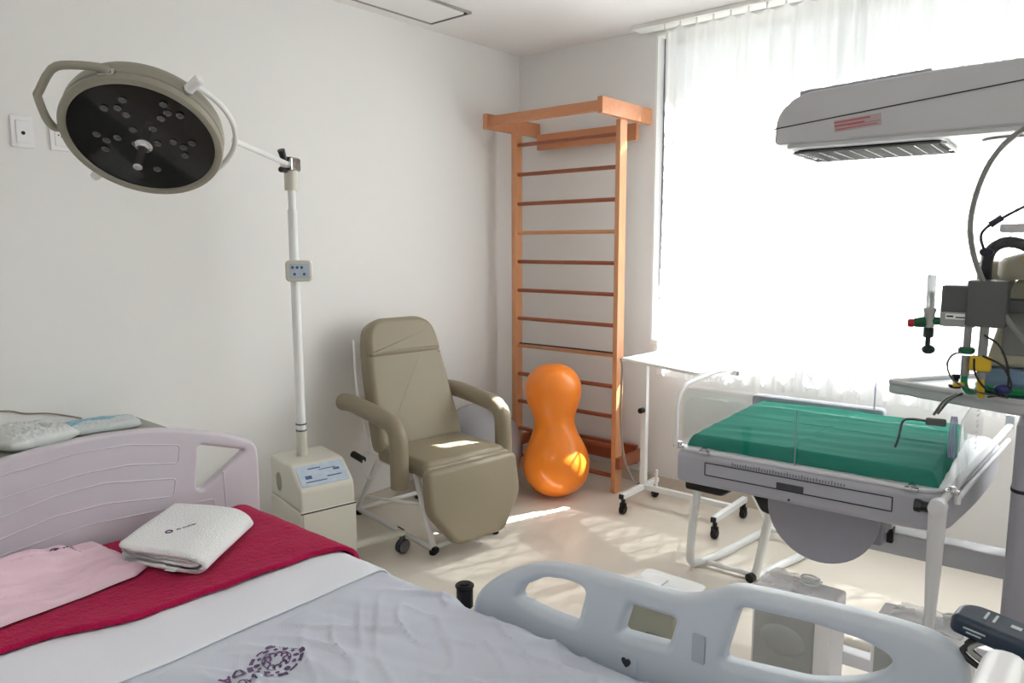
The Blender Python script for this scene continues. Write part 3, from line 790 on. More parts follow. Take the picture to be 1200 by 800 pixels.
outer = [(-.125, .007), (-.05, .007), (.05, .007), (.108, .008), (.128, .016), (.130, .028), (.120, .040), (.095, .046), (.04, .047), (-.04, .047), (-.128, .044)]
inner = [(-.118, .0195), (-.05, .0200), (.05, .0200), (.096, .0205), (.110, .027), (.098, .0335), (.05, .0340), (-.05, .0340), (-.120, .032)]
build('outer_fold', ribbon(outer, .011, .165), terry_w, TW, sharp=180)
build('inner_fold', ribbon(inner, .010, .160), terry_w, TW, sharp=180)
tp = M()
TP = Matrix.Translation((-.01, -.02, .0535)) @ Matrix.Rotation(R(44), 4, 'Z')
tp.lathe([(.010, 0), (.010, .0015), (.0065, .0015), (.0065, 0)], TP @ Matrix.Translation((-.03, 0, 0)), 16).text('da mulher', .013, TP @ Matrix.Translation((-.012, 0, .0008)), align='LEFT')
tp.warp(lambda c: (c.x, c.y, c.z+.006*noise.noise(Vector((c.x*7, c.y*7, 3)))))
build('crest', tp, ink, TW)
build('care_tag', M().box((.045, -.178, .010), (.030, .022, .0012), 0, rz=-.25), white_pl, TW)
# pink gown
GW = M()
def gfn(u, v_):
    x = -2.135+.30*v_; y = .36+.385*u
    x += .05*(1-u)-.03*(u > .9)*(u-.9)*10*v_
    y += -.10*v_*(1-u)+.03*v_
    e = min(u, 1-u, v_, 1-v_)
    rg = 1-min(1, abs(noise.noise(Vector((x*7+1, y*2.2+x*2, 6))))*5); r2 = 1-min(1, abs(noise.noise(Vector((x*16, y*5-x*5, 16))))*5)
    S = lambda q: 1/(1+math.exp(-max(-30, min(30, q/.018))))
    lay = .024*S(.40+.10*u+.05*math.sin(u*6)-v_)*S(.80-u)+.016*S(.66-.05*u+.03*math.sin(u*9)-v_)*S(.62-u)+.008*S(.30+.2*v_-u)
    z = .012*min(1, e/.05)**.5+(.005*noise.noise(Vector((x*9, y*14, 5)))+.016*rg*rg+.008*r2*r2+lay)*min(1, e/.07)
    return (x, y, BZ+.0345+.003*noise.noise(Vector((x*4, y*5, 21)))+field(x, y)+max(z, .0015))
GW.grid(gfn, 130, 90)
gb = M().text('HOSPITAL', .001, Matrix.Identity(4)) if False else None
GP = Matrix.Translation((-2.055, .655, 0)) @ Matrix.Rotation(R(62), 4, 'Z')
gt = M().lathe([(.011, 0), (.011, .001), (.006, .001), (.006, 0)], GP @ Matrix.Translation((-.03, 0, 0)), 14).text('da mulher', .014, GP @ Matrix.Translation((-.012, 0, .0006)), align='LEFT')
from mathutils.kdtree import KDTree
kd = KDTree(len(GW.bm.verts))
for i_, v_ in enumerate(GW.bm.verts): kd.insert((v_.co.x, v_.co.y, 0), i_)
kd.balance(); GW.bm.verts.ensure_lookup_table()
gt.warp(lambda c: (c.x, c.y, max(GW.bm.verts[q[1]].co.z for q in kd.find_n((c.x, c.y, 0), 4))+.0012+c.z))
for f in gt.bm.faces: f.material_index = 1
me_ = bpy.data.meshes.new('t'); gt.bm.to_mesh(me_); 
gwo = GW; gwo.bm.from_mesh(me_)
tag(build('folded_gown', gwo, [pink_c, ink], sharp=80), 'folded pale pink gown with a purple crest, left of the white folded towel', 'gown')

# ------------------------------------------------------------------ counter behind the headboard with packs
CT = thing('side_cabinet', (-3.03, .70, 0), 'grey-topped low cabinet against the left wall behind the lilac headboard', 'cabinet')
build('worktop', M().bx(XL+.003, -2.78, .10, 1.316, .75, .78, .004), counter_m, CT)
build('body', M().bx(XL+.01, -2.80, .12, 1.30, .06, .75, .003), white_pl, CT)
for y0_ in (.125, .71):
    d = build('door', M().bx(-2.80, -2.782, y0_, y0_+.58, .075, .742, .003), white_pl, CT)
    build('handle', M().tube([(-2.77, y0_+.25, .68), (-2.77, y0_+.33, .68)], .005, 8), steel, d)
def pack(cx, cy, sx, sy, h, rz, zb, seedv, pts=None):
    m = M(); T = world_mtx((cx, cy, zb), rz)
    def top(u, v_, s):
        a_, b__ = (u-.5)*2, (v_-.5)*2
        e = (1-abs(a_)**3.2)*(1-abs(b__)**3.2); e = max(e, 0)**.5
        n_ = 1+.35*noise.noise(Vector((a_*1.6, b__*1.6, seedv)))
        w = .012*noise.noise(Vector((a_*2, b__*2, seedv+4))); cr = s*.10*h*(1-min(1, abs(noise.noise(Vector((a_*5+b__*2, b__*7, seedv))))*5))*max(0, e)
        return Vector((a_*sx/2+w, b__*sy/2+w, (h*.42+s*h*.42*e*n_+cr) if s > 0 else (h*.42-h*.42*e**.6)))
    m.grid(lambda u, v_: top(u, v_, 1), 56, 56, T); m.grid(lambda u, v_: top(u, v_, -1), 56, 56, T)
    bmesh.ops.remove_doubles(m.bm, verts=m.bm.verts, dist=1e-5)
    bmesh.ops.recalc_face_normals(m.bm, faces=m.bm.faces)
    return m
tag(build('wrapped_pack', pack(-3.03, .87, .24, .24, .085, .2, .781, 1), diaper, sharp=80), 'soft white wrapped pack lying on the cabinet behind the headboard, nearer the photo edge', 'package', 'packs on the cabinet')
pk = pack(-3.06, 1.125, .16, .27, .05, R(-12), .781, 8)
# blue printed band along one side of the pack
for f in pk.bm.faces:
    c = f.calc_center_median()
    if c.x < -3.055+.3*noise.noise(c*14)*.1: f.material_index = 1
tag(build('printed_pack', pk, [pack_b, mat('blue_wrap', (150, 190, 212), .3, var=.15, vscale=30)], sharp=80), 'flat pack with a pale blue printed wrapper on the cabinet behind the headboard', 'package', 'packs on the cabinet')
wc = M().tube(smooth_pts([(XL+.006, .60, .89), (XL+.006, .85, .876), (XL+.006, .93, .852), (XL+.006, 1.02, .836), (XL+.006, 1.12, .80), (XL+.006, 1.13, .79)], 5), .003, 8)
tag(build('loose_wire', wc, mat('beige_cord', (140, 128, 112), .5)), 'thin brown cord running along the left wall above the cabinet packs', 'cord')

# ------------------------------------------------------------------ overbed table
OT = thing('overbed_table', (-1.82, 3.62, 0), 'white wheeled overbed table with a thin tilted top in front of the wall bars', 'table')
f_ = M()
for x in (-2.07, -1.525):
    f_.box((x, 3.62, .105), (.03, .40, .03), .004)
f_.box((-1.80, 3.655, .105), (.53, .03, .03), .004)
base = build('base_frame', f_, white_p, OT)
build('upright', M().box((-2.07, 3.655, .49), (.034, .034, .75), .004).box((-1.985, 3.655, .16), (.012, .012, .12), .001).box((-2.045, 3.655, .84), (.08, .05, .03), .004), white_p, OT)
build('height_knob', M().cyl((-2.07, 3.636, .56), (-2.07, 3.60, .56), .016, bev=.003), black_pl, OT)
for x in (-2.07, -1.525):
    for y in (3.435, 3.80):
        c = M().cyl((x-.014, y, .028), (x+.014, y, .028), .028, bev=.005).cyl((x, y, .05), (x, y, .095), .012).box((x, y, .05), (.036, .022, .03), .004)
        build('caster', c, black_r, OT)
    build('end_plug', M().box((x, 3.414, .105), (.028, .012, .028), .003), black_r, OT)
tt = [(-2.105, 3.435), (-1.56, 3.25), (-1.455, 3.57), (-2.07, 3.86)]
top = M().prism(round_poly(tt, .03, 5), .868, .884, .004)
build('table_top', top, mat('white_laminate', (240, 240, 238), .25), OT)
build('tilt_knob', M().cyl((-1.50, 3.50, .858), (-1.455, 3.50, .858), .012, bev=.002), black_pl, OT)
tb = M().tube(smooth_pts([(-2.14, 3.50, .868), (-2.13, 3.50, .80), (-2.14, 3.505, .55), (-2.12, 3.52, .30), (-2.10, 3.60, .14), (-2.085, 3.64, .121)], 6), .006, 8)
tag(build('power_cord', tb, mat('silver_cord', (140, 136, 130), .4)), 'thin grey cord hanging down beside the overbed table post', 'cord')

# ------------------------------------------------------------------ stool with curved tube frame under the warmer
ST = thing('massage_stool', (-1.2, 3.3, 0), 'low seat of curved white tube with a black cushion under the infant warmer', 'stool')
def side(x0, x1, xt):
    return smooth_pts([(xt, 3.05, .40), (xt-.01, 3.03, .26), (x0+.005, 3.00, .12), (x0, 3.02, .045), (x0+.01, 3.09, .02), (x0+.05, 3.25, .018), (x1-.02, 3.55, .018), (x1, 3.75, .02)], 6)
build('tube_frame', M().tube(side(-1.45, -1.34, -1.44), .019, 12), white_p, ST)
build('tube_frame', M().tube(smooth_pts([(-1.10, 3.04, .38), (-1.12, 3.05, .26), (-1.15, 3.06, .10), (-1.17, 3.09, .03), (-1.16, 3.2, .02), (-1.10, 3.45, .018), (-1.06, 3.75, .02)], 6), .019, 12), white_p, ST)
build('cross_bar', M().tube([(-1.41, 3.10, .022), (-1.17, 3.11, .022)], .012, 10), white_p, ST)
build('cross_bar', M().tube([(-1.35, 3.62, .05), (-1.10, 3.62, .05)], .012, 10), white_p, ST)
build('rear_post', M().tube([(-1.32, 3.68, .02), (-1.32, 3.3, .40)], .014, 10).tube([(-1.08, 3.68, .02), (-1.10, 3.3, .38)], .014, 10), white_p, ST)
build('end_cap', M().cyl((-1.172, 3.055, .036), (-1.178, 3.03, .036), .021), black_r, ST)
cu_ = round_poly([(-1.475, .395), (-1.30, .395), (-1.245, .435), (-1.16, .435), (-1.12, .37), (-1.06, .36), (-1.06, .46), (-1.475, .46)], .015, 4)
build('cushion', M().prism(cu_, -3.35, -2.98, .012, XZ), seat_blk, ST)

# ------------------------------------------------------------------ boxes on the floor between rail and warmer
def pedestal(cx, cy, h, label, bag=True):
    T = thing('storage_bin', (cx, cy, 0), label, 'bin', 'white bins on the floor by the bed')
    w_, d_ = .25, .15
    build('shell', M().bx(cx-w_/2, cx+w_/2, cy-d_/2, cy+d_/2, 0, h, .012, seg=3), mat('bin_white', (246, 245, 248), .4), T)
    fo_ = round_poly([(cx-w_/2+.012, .03), (cx+w_/2-.05, .03), (cx+w_/2-.05, h-.02), (cx-w_/2+.012, h-.02)], .02, 4)
    build('front_panel', M().prism(fo_, -(cy-d_/2+.004), -(cy-d_/2-.010), .004, XZ), mat('bin_front_grey', (172, 176, 176), .4), T)
    ov = M().grid(lambda u, v_: (cx-.02+(.085*(1-.15*v_))*math.cos(2*PI*u)*v_, cy-d_/2-.010-.018*math.sqrt(max(0, 1-v_*v_)), h*.62+.05*math.sin(2*PI*u)*v_), 32, 8)
    build('recessed_pull', ov, mat('bin_front_grey', (0, 0, 0)), T)
    return T
pedestal(-.735, 2.322, .40, 'white bin with a clear plastic bag on top, nearer the middle of the room')
pedestal(-.375, 2.325, .40, 'white bin partly hidden by the navy hand control at the bed foot')
def bag(cx, cy, zb, sx, sy, h, label, sd):
    m = pack(cx, cy, sx, sy, h, R(-5), zb, sd)
    m.warp(lambda c: (c.x, c.y, c.z+.004*noise.noise(c*40)))
    t = thing('plastic_bag', (cx, cy, zb), label, 'bag', 'plastic bags on the bins')
    build('film', m, bagm, t)
    coil = M()
    coil.tube([(cx+.065+.028*math.cos(a_*.4), cy-.01+.022*math.sin(a_*.4), zb+h*.75+.0006*a_) for a_ in range(0, 48)], .0035, 6)
    build('tubing', coil, diaper, t)
bag(-.765, 2.322, .403, .165, .115, .026, 'clear plastic bag with coiled white tubing lying on the bin nearer the room middle', 3)
bag(-.365, 2.325, .403, .19, .12, .026, 'crumpled clear plastic bag on the bin beside the navy hand control', 6)
SS = thing('step_stool', (-1.24, 2.33, 0), 'white plastic step stool on the floor behind the bed rail', 'stool')
build('top_step', M().prism(rrect(.26, .26, .03, 5, cx=-1.25, cy=2.36), .20, .222, .007), white_p, SS)
build('lower_body', M().prism(round_poly([(-1.37, .0), (-1.13, .0), (-1.14, .2), (-1.36, .2)], .01, 3), -2.47, -2.25, .008, XZ), mat('stool_grey_green', (168, 172, 160), .45), SS)
build('foot_recess', M().box((-1.22, 2.247, .07), (.06, .008, .05), .002), dgrey, SS)
build('top_lid', M().prism(rrect(.09, .16, .02, 5, cx=-1.30, cy=2.36), .221, .230, .004), white_pl, SS)

# ------------------------------------------------------------------ infant warmer (own frame: x along the bed, y away from the camera)
WM = thing('infant_warmer', (-1.145, 2.238, 0), 'grey infant radiant warmer with clear side panels and an overhead heater canopy', 'infant warmer', rz=R(2.5))
WMT = world_mtx((-1.145, 2.238, 0), R(2.5))
DZ = .80
dk = round_poly([(0, 0), (.81, 0), (.865, .40), (.885, .82), (0, .80)], [.03, .09, .2, .09, .03], 8)
build('bassinet', M().prism(dk, .69, DZ, .018, None, seg=4), deck_pl, WM)
build('bassinet_rim', M().prism(round_poly([(.012, .012), (.80, .012), (.865, .80), (.012, .79)], [.03, .08, .08, .03], 8), DZ-.002, DZ+.012, .006), pale_pl, WM)
# drawer outline, pull and scale marks on the front
dv = M()
x0, x1, z0, z1 = .108, .675, .733, .775
for q in ((x0, x1, z0-.0015, z0+.0015), (x0, x1, z1-.0015, z1+.0015)): dv.bx(q[0], q[1], -.0025, .001, q[2], q[3])
for x in (x0, x1): dv.bx(x-.0015, x+.0015, -.0025, .001, z0, z1)
drw = build('drawer', M().bx(x0+.002, x1-.002, -.002, .01, z0+.002, z1-.002, .001), deck_pl, WM)
build('drawer_outline', dv, seam_m, drw)
build('drawer_pull', M().bx(.345, .428, -.0045, .0, .735, .756, .002), mat('pull_dark', (70, 70, 74), .5), drw)
mk = M()
for k in range(40): mk.bx(.20+k*.0088, .2014+k*.0088, -.0015, .001, .779, .779+(.009 if k % 5 else .013))
build('scale_marks', mk, seam_m, WM)
build('lock_hole', M().cyl((.385, -.001, .705), (.385, .002, .705), .004), seam_m, WM)
# tilt disc and under parts
sd = [(.24, .575)]+[(.415+.182*math.cos(a_), .60+.195*math.sin(a_)) for a_ in [PI+k*PI/24 for k in range(25)]]+[(.60, .69), (.23, .69)]
sd = [(.228, .69), (.233, .60)]+[(.415+.182*math.cos(PI+k*PI/24), .595+.185*math.sin(PI+k*PI/24)) for k in range(25)]+[(.602, .69)]
build('tilt_guard', M().prism(sd, -.30, -.27, .006, XZ), warm_dk, WM)
build('tilt_motor', M().bx(.47, .60, .33, .50, .49, .69, .012).bx(.605, .625, .36, .40, .50, .55, .004, mi=1), [warm_dk, black_r], WM)
# pedestal column and base
build('column', M().prism(rrect(.42, .34, .03, 4, cx=1.155, cy=.33), .07, 1.0, .01), warm_dk, WM)
build('column_band', M().prism(rrect(.424, .344, .03, 4, cx=1.155, cy=.33), .80, .81, .002), seam_m, WM)
build('support_beam', M().bx(.54, .95, .37, .45, .458, .535, .008), warm_pl, WM)
build('deck_bracket', M().bx(.50, .62, .36, .46, .53, .70, .008), warm_pl, WM)
build('upper_column', M().prism(rrect(.14, .16, .02, 4, cx=1.17, cy=.42), 1.0, 2.05, .006), warm_pl, WM)
bs = M()
for y in (.31, .62): bs.bx(.30, 1.40, y-.03, y+.03, .06, .11, .012)
bs.bx(1.0, 1.3, .31, .62, .06, .11, .01)
build('base', bs, pale_pl, WM)
for x in (.34, 1.36):
    for y in (.31, .62): build('caster', M().cyl((x-.015, y, .036), (x+.015, y, .036), .036, bev=.006).cyl((x, y, .05), (x, y, .07), .014), black_r, WM)
# clear side panels
PT = DZ+.19
def panel_x(x0, x1, y, r0, r1, nm='clear_panel'):
    pt = round_poly([(x0, DZ+.005), (x1, DZ+.005), (x1, PT), (x0, PT)], [.003, .003, r1, r0], 8)
    return build(nm, M().plate(pt, [], .005, .0012, Matrix.Translation((0, y, 0)) @ XZ, 1), acrylic, WM)
def panel_y(x, y0, y1):
    pt = round_poly([(y0, DZ+.005), (y1, DZ+.005), (y1, PT+.015), (y0, PT+.015)], [.003, .003, .05, .05], 8)
    return build('clear_panel', M().plate(pt, [], .005, .0012, Matrix.Translation((x, 0, 0)) @ YZ, 1), acrylic, WM)
panel_x(.02, .395, .02, .05, .004); panel_x(.40, .79, .02, .004, .05)
panel_x(.02, .40, .775, .05, .004); panel_x(.405, .79, .775, .004, .05)
panel_y(.004, .04, .76); panel_y(.822, .06, .76)
ed = M().tube(smooth_pts([(-.012, .03, DZ), (-.012, .03, DZ+.09), (-.012, .035, DZ+.155), (-.012, .07, DZ+.20), (-.012, .14, DZ+.215), (-.012, .40, DZ+.218)], 5), .007, 10)
build('panel_rod', M().tube(smooth_pts([(.392, .018, DZ+.005), (.392, .018, PT)], 2), .0018, 6), mat('rod_grey', (150, 158, 162), .4), WM)
build('panel_edge', ed, white_pl, WM)
for x, y in ((.10, .008), (.72, .008), (.10, .79), (.76, .79), (-.005, .04), (.815, .05)):
    build('panel_latch', M().cyl((x, y, DZ), (x, y, DZ+.022), .010, bev=.002).box((x, y, DZ+.006), (.036, .02, .012), .003), steel, WM)
# grey board at the far left (x-ray tray end)
build('rear_bumper', M().bx(-.02, .50, .79, .85, DZ-.02, DZ+.062, .016), warm_dk, WM)
# tall rear tube posts
build('rear_rod', M().tube([(.46, .80, DZ), (.46, .80, DZ+.20)], .003, 8), tubing, WM)
# folding side bar with its hanging handle
sb = M().tube([(.795, -.045, .790), (.905, .82, .865)], .011, 12).tube([(.83, .05, .79), (.905, .70, .83)], .008, 10).box((.90, .80, .875), (.03, .03, .05), .006)
sb.tube([(.83, .05, .80), (.83, .05, .775)], .009, 8)
bar = build('side_bar', sb, pale_pl, WM)
build('hanging_handle', M().tube([(.795, -.05, .80), (.795, -.05, .785), (.795, -.05, .60), (.795, -.05, .425), (.795, -.05, .415)], [.020, .023, .019, .012, .008], 16, flat=.6, up=(0, 1, 0)).cyl((.795, -.072, .787), (.795, -.03, .787), .023, bev=.003), pale_pl, bar)
build('clamp_knob', M().cyl((.742, -.03, .775), (.775, -.03, .775), .014, bev=.002).cyl((.735, -.03, .775), (.752, -.03, .775), .019, seg=8, bev=.002), black_pl, WM)
# heater canopy
cs = round_poly([(.212, 1.825), (.218, 1.925), (.29, 1.985), (.68, 2.005), (1.25, 2.012), (1.25, 1.825)], [.02, .035, .05, .05, .012, .012], 6)
cn = build('heater_canopy', M().prism(cs, -.66, -.24, .009, XZ, seg=3), warm_pl, WM)
build('canopy_cap', M().prism(round_poly([(.285, 1.975), (.66, 1.995), (.66, 2.012), (.285, 1.992)], .003, 3), -.60, -.25, .003, XZ), warm_dk, cn)
sea = M()
for k in range(2):
    y_ = (.2385, .6615)[k]
    sea.box((.73, y_, 1.913), (1.045, .003, .003), 0, None) if False else None
sm = Matrix.Translation((.21, .2395, 1.877)) @ Matrix.Rotation(-math.atan2(.068, .67), 4, 'Y')
sea.box((.50, 0, 0), (1.0, .003, .0035), 0, sm)
build('canopy_seam', sea, seam_m, cn)
lm = Matrix.Translation((.468, .2385, 1.873)) @ Matrix.Rotation(-R(4.5), 4, 'Y')
build('warning_label', M().box((0, 0, 0), (.135, .0015, .036), 0, lm), mat('label_ground', (176, 160, 164), .5), cn)
wl = M()
for k, (wd, dx) in enumerate(((.105, -.012), (.088, -.02), (.12, 0))): wl.box((dx-.003, -.0012, .011-.011*k), (wd, .001, .005 if k < 2 else .003), 0, lm)
wl.box((.02, -.0012, -.004), (.09, .001, .0015), 0, lm)
build('label_print', wl, red_lab, cn)
build('canopy_underside', M().prism(rrect(.96, .39, .04, 5, cx=.72, cy=.45), 1.812, 1.83, .006), pale_pl, cn)
gm = M()
for k in range(9): gm.bx(.285+k*.047, .288+k*.047, .32, .60, 1.800, 1.806)
for y in [.32+k*.28/9 for k in range(10)]: gm.tube([(.27, y, 1.803), (.68, y, 1.803)], .0028, 6)
gm.tube([(.26, .31, 1.803), (.69, .31, 1.803), (.70, .33, 1.803), (.70, .59, 1.803), (.69, .61, 1.803), (.26, .61, 1.803), (.25, .59, 1.803), (.25, .33, 1.803)], .005, 8, closed=True)
build('heater_well', M().prism(rrect(.43, .29, .03, 5, cx=.475, cy=.46), 1.8085, 1.814, .001), mat('heater_well_dark', (34, 34, 33), .7), cn)
build('heater_grille', gm, mat('grille_wire', (120, 120, 118), .4, .5), cn)
build('inspection_light', M().cyl((.86, .42, 1.806), (.86, .42, 1.815), .075, seg=32, bev=.003), warm_dk, cn)
# swivel tray
tr = [(.565, .40), (.96, .235), (1.16, .50), (.80, .70)]
tray = build('tray', M().prism(round_poly(tr, [.03, .05, .04, .04], 6), 1.005, 1.04, .008), warm_pl, WM)
rim = M()
rp = round_poly(tr, [.03, .05, .04, .04], 6); cx_, cy_ = .87, .46
rim.tube([(cx_+(p[0]-cx_)*.975, cy_+(p[1]-cy_)*.975, 1.043) for p in rp], .011, 8, closed=True)
build('tray_rim', rim, warm_pl, tray)
build('shelf', M().prism(round_poly([(.865, .18), (1.12, .18), (1.12, .46), (.865, .46)], .02, 4), 1.530, 1.553, .005), warm_pl, WM)
build('shelf_arm', M().bx(1.08, 1.14, .28, .40, 1.49, 1.535, .004), warm_pl, WM)
build('tray_knob', M().cyl((.765, .42, 1.04), (.765, .42, 1.075), .008).cyl((.765, .42, 1.042), (.765, .42, 1.052), .020, bev=.002).cyl((.765, .42, 1.07), (.765, .42, 1.085), .012, bev=.002), black_pl, tray)
# measuring scale on the head panel
ms = M()
for k in range(8): ms.bx(.8255, .8265, .50+.0, .50+(.03 if k % 2 else .045), DZ+.03+k*.018, DZ+.032+k*.018)
build('height_marks', ms, mat('violet_mark', (120, 110, 160), .5), WM)

def wl_(x, y, z): return WMT @ Vector((x, y, z))
def wmesh(name, m, mt_, label, cat, group=None, sharp=40):
    m.warp(lambda c: WMT @ c); return tag(build(name, m, mt_, sharp=sharp), label, cat, group)
# warmer mattress under a green cloth
gmx = M().prism(rrect(.735, .70, .05, 5, cx=.405, cy=.395), DZ+.012, DZ+.032, .01)
wmesh('infant_mattress', gmx, mat('foam_white', (220, 220, 214), .8), 'thin infant mattress in the warmer hidden under the green cloth', 'mattress')
def gc(u, v_):
    a_, b__ = (u-.5)*2, (v_-.5)*2
    x = .405+a_*.378; y = .395+b__*.358
    ex_ = min(1-abs(a_), 1-abs(b__)); top = 1-max(0, 1-ex_/.07)**2.4
    z = DZ+.014+.042*top
    cr = .0035*math.exp(-((x-.40-.08*(y-.4))/.012)**2)+.003*math.exp(-((y-.42+.03*x)/.012)**2)+.0025*math.exp(-((y-.62+.05*x)/.010)**2)
    z += top*(.004*noise.noise(Vector((x*5, y*5, 1)))+.0035*noise.noise(Vector((x*3+y*2, y*19-x*3, 7)))+cr)
    x += .004*noise.noise(Vector((x*20, y*20, 3)))*(1-top); y += .005*noise.noise(Vector((x*18, y*18, 9)))*(1-top)
    return (x, y, z)
gcm = M().grid(gc, 120, 110)
wmesh('green_cloth', gcm, green_c, 'green surgical cloth drawn over the infant warmer mattress', 'cloth', sharp=80)
# sensor cable hanging from the tray with black plug
sc = M().tube(smooth_pts([(.84, .42, 1.052), (.80, .34, 1.045), (.76, .26, 1.03), (.735, .22, .985)], 6), .004, 8).tube(smooth_pts([(.87, .42, 1.052), (.82, .34, 1.05), (.775, .26, 1.035), (.745, .22, .99)], 6), .004, 8)
sc.box((.745, .20, .968), (.055, .018, .022), .005, rz=.1).tube(smooth_pts([(.72, .20, .968), (.68, .20, .968), (.655, .21, .955), (.645, .22, .90), (.635, .23, .866)], 6), .0038, 8)
wmesh('sensor_cable', sc, cable_m, 'grey sensor cable with a plug hanging from the tray to the green cloth', 'cable')
cl_ = M()
for k in range(3): cl_.tube([(.775+.006*k, .30+.035*math.cos(a_*PI/12), .905+.065*math.sin(a_*PI/12)) for a_ in range(24)], .0022, 6, closed=True)
wmesh('coiled_tubing', cl_, tubing, 'loop of thin violet tubing at the head end of the infant warmer', 'tubing')

# ------------------------------------------------------------------ equipment on and above the tray
FM = thing('oxygen_blender', (-.145-.25, 2.6, 1.2), 'dark grey gas blender with a clear flow tube and a red and green knob', 'gas blender'); del ORG[FM.name]
FM.location = (-1.145, 2.238, 0); FM.rotation_euler.z = R(2.5)
build('housing', M().bx(.735, .82, .20, .30, 1.285, 1.378, .004).bx(.80, .90, .18, .28, 1.262, 1.395, .006), dgrey, FM)
build('manifold', M().bx(.735, .825, .195, .245, 1.258, 1.300, .004), mat('manifold_silver', (150, 152, 150), .35, .5), FM)
build('manifold_label', M().bx(.75, .805, .1935, .1955, 1.280, 1.296).bx(.753, .770, .1930, .1937, 1.286, 1.291, 0, mi=1).bx(.776, .802, .1930, .1937, 1.284, 1.288, 0, mi=1), [white_pl, seam_m], FM)
build('flow_tube', M().lathe([(.0115, 1.308), (.0125, 1.402), (.010, 1.408), (0, 1.408)], Matrix.Translation((.708, .20, 0)), 20), mat('tube_clear', (190, 196, 200), .08, alpha=.72, spec=.9), FM)
build('float_column', M().cyl((.711, .20, 1.31), (.711, .20, 1.358), .0045), dgrey, FM)
build('tube_base', M().cyl((.708, .20, 1.296), (.708, .20, 1.310), .0175, seg=16, bev=.002).cyl((.708, .20, 1.252), (.708, .20, 1.298), .015, seg=16, bev=.002), mat('valve_silver', (170, 172, 168), .3, .6), FM)
build('flow_knob', M().cyl((.668, .19, 1.264), (.70, .197, 1.268), .013, .017, seg=16, bev=.002).cyl((.735, .205, 1.272), (.712, .20, 1.272), .012), greenp, FM)
build('knob_cap', M().cyl((.653, .187, 1.262), (.670, .19, 1.264), .012, .0135, seg=16, bev=.002), redp, FM)
build('outlet_nut', M().cyl((.708, .20, 1.222), (.708, .20, 1.252), .0145, seg=8, bev=.002).cyl((.708, .20, 1.196), (.708, .20, 1.224), .007).ball((.712, .195, 1.186), .0155, (1.2, 1, .9), 16), greenp if False else mat('dark_green_fitting', (14, 40, 34), .4), FM)
build('inlet_stem', M().cyl((.808, .21, 1.19), (.808, .21, 1.262), .010).cyl((.848, .21, 1.11), (.848, .21, 1.262), .012).cyl((.808, .21, 1.115), (.808, .21, 1.175), .0115), mat('stem_grey', (140, 142, 142), .35, .4), FM)
build('green_coupling', M().cyl((.808, .21, 1.180), (.808, .21, 1.200), .022, seg=16, bev=.004), greenp, FM)
build('yellow_coupling', M().box((.845, .205, 1.155), (.055, .03, .045), .008), yel, FM)
build('mount_arm', M().bx(.88, 1.12, .26, .31, 1.30, 1.34, .004), dgrey, FM)
DV = thing('suction_unit', (0, 0, 0), 'beige suction unit with a round lid standing on the warmer tray', 'medical device'); del ORG[DV.name]
DV.location = (-1.145, 2.238, 0); DV.rotation_euler.z = R(2.5)
build('body', M().prism(round_poly([(.845, 1.13), (1.10, 1.13), (1.08, 1.395), (.905, 1.395), (.87, 1.25)], .02, 4), -.46, -.33, .015, XZ), beige2, DV)
build('lid', M().lathe([(0, 0), (.075, 0), (.083, .012), (.083, .045), (.07, .062), (.03, .075), (0, .077)], Matrix.Translation((.94, .36, 1.395)), 32), beige2, DV)
build('back_case', M().bx(.80, .90, .40, .52, 1.25, 1.445, .01), beige2, DV)
build('grey_panel', M().bx(.885, .99, .322, .332, 1.17, 1.33, .004), mat('panel_grey', (120, 122, 122), .4), DV)
build('vent_ring', M().cyl((.925, .277+.0, 1.455), (.925, .272, 1.455), .005), yel, DV)
build('foot_case', M().bx(.83, 1.10, .31, .47, 1.041, 1.13, .01), bluebox, DV)
gh = M().tube([(.93+.10*math.cos(a_*PI/16), .37+.085*math.sin(a_*PI/16), 1.055+.0003*a_) for a_ in range(0, 64)], .0085, 8)
gh.tube(smooth_pts([(.808, .21, 1.125), (.808, .215, 1.09), (.818, .24, 1.064), (.84, .30, 1.058), (.87, .33, 1.057)], 6), .009, 10)
wmesh('oxygen_hose', gh, hose_g, 'green oxygen hose coiled on the warmer tray', 'hose')
yh = M().tube(smooth_pts([(.848, .21, 1.115), (.85, .212, 1.08), (.852, .22, 1.06), (.85, .24, 1.056)], 5), .0095, 10).box((.795, .205, 1.088), (.03, .012, .014), .003, rz=.4)
wmesh('air_connector', yh, yel, 'yellow hose connector dropping to the warmer tray', 'connector')
def cab_(name, P, r, mt_, label, cat='cable', grp=None, n=8):
    m = M().tube(smooth_pts(P, n), r, 8); return wmesh(name, m, mt_, label, cat, grp)
cab_('corrugated_hose', [(.835, .30, 1.35), (.835, .26, 1.44), (.85, .24, 1.485), (.885, .23, 1.503), (.93, .24, 1.49), (.99, .26, 1.44)], .016, mat('dark_hose', (62, 64, 66), .4), 'thick dark hose arching over the beige suction unit', 'hose')
cab_('monitor_cable', [(1.10, .28, 1.86), (.98, .22, 1.84), (.89, .20, 1.80), (.825, .19, 1.71), (.795, .19, 1.56), (.825, .19, 1.42), (.90, .19, 1.29), (.97, .20, 1.20)], .0075, mat('pale_grey_cable', (128, 128, 126), .4), 'long pale grey cable hanging in a wide curve from the canopy')
m = M().tube(smooth_pts([(1.0, .22, 1.65), (.91, .20, 1.595), (.87, .20, 1.57), (.835, .20, 1.545), (.822, .20, 1.52), (.83, .205, 1.485)], 6), .004, 8).tube([(.87, .20, 1.572), (.842, .20, 1.551)], .009, 10).ball((.837, .215, 1.475), .017, (1.1, 1, .8), 14)
wmesh('probe_cable', m, mat('indigo_cable', (44, 44, 62), .4), 'thin dark cable with a moulded bead above the suction unit', 'cable')
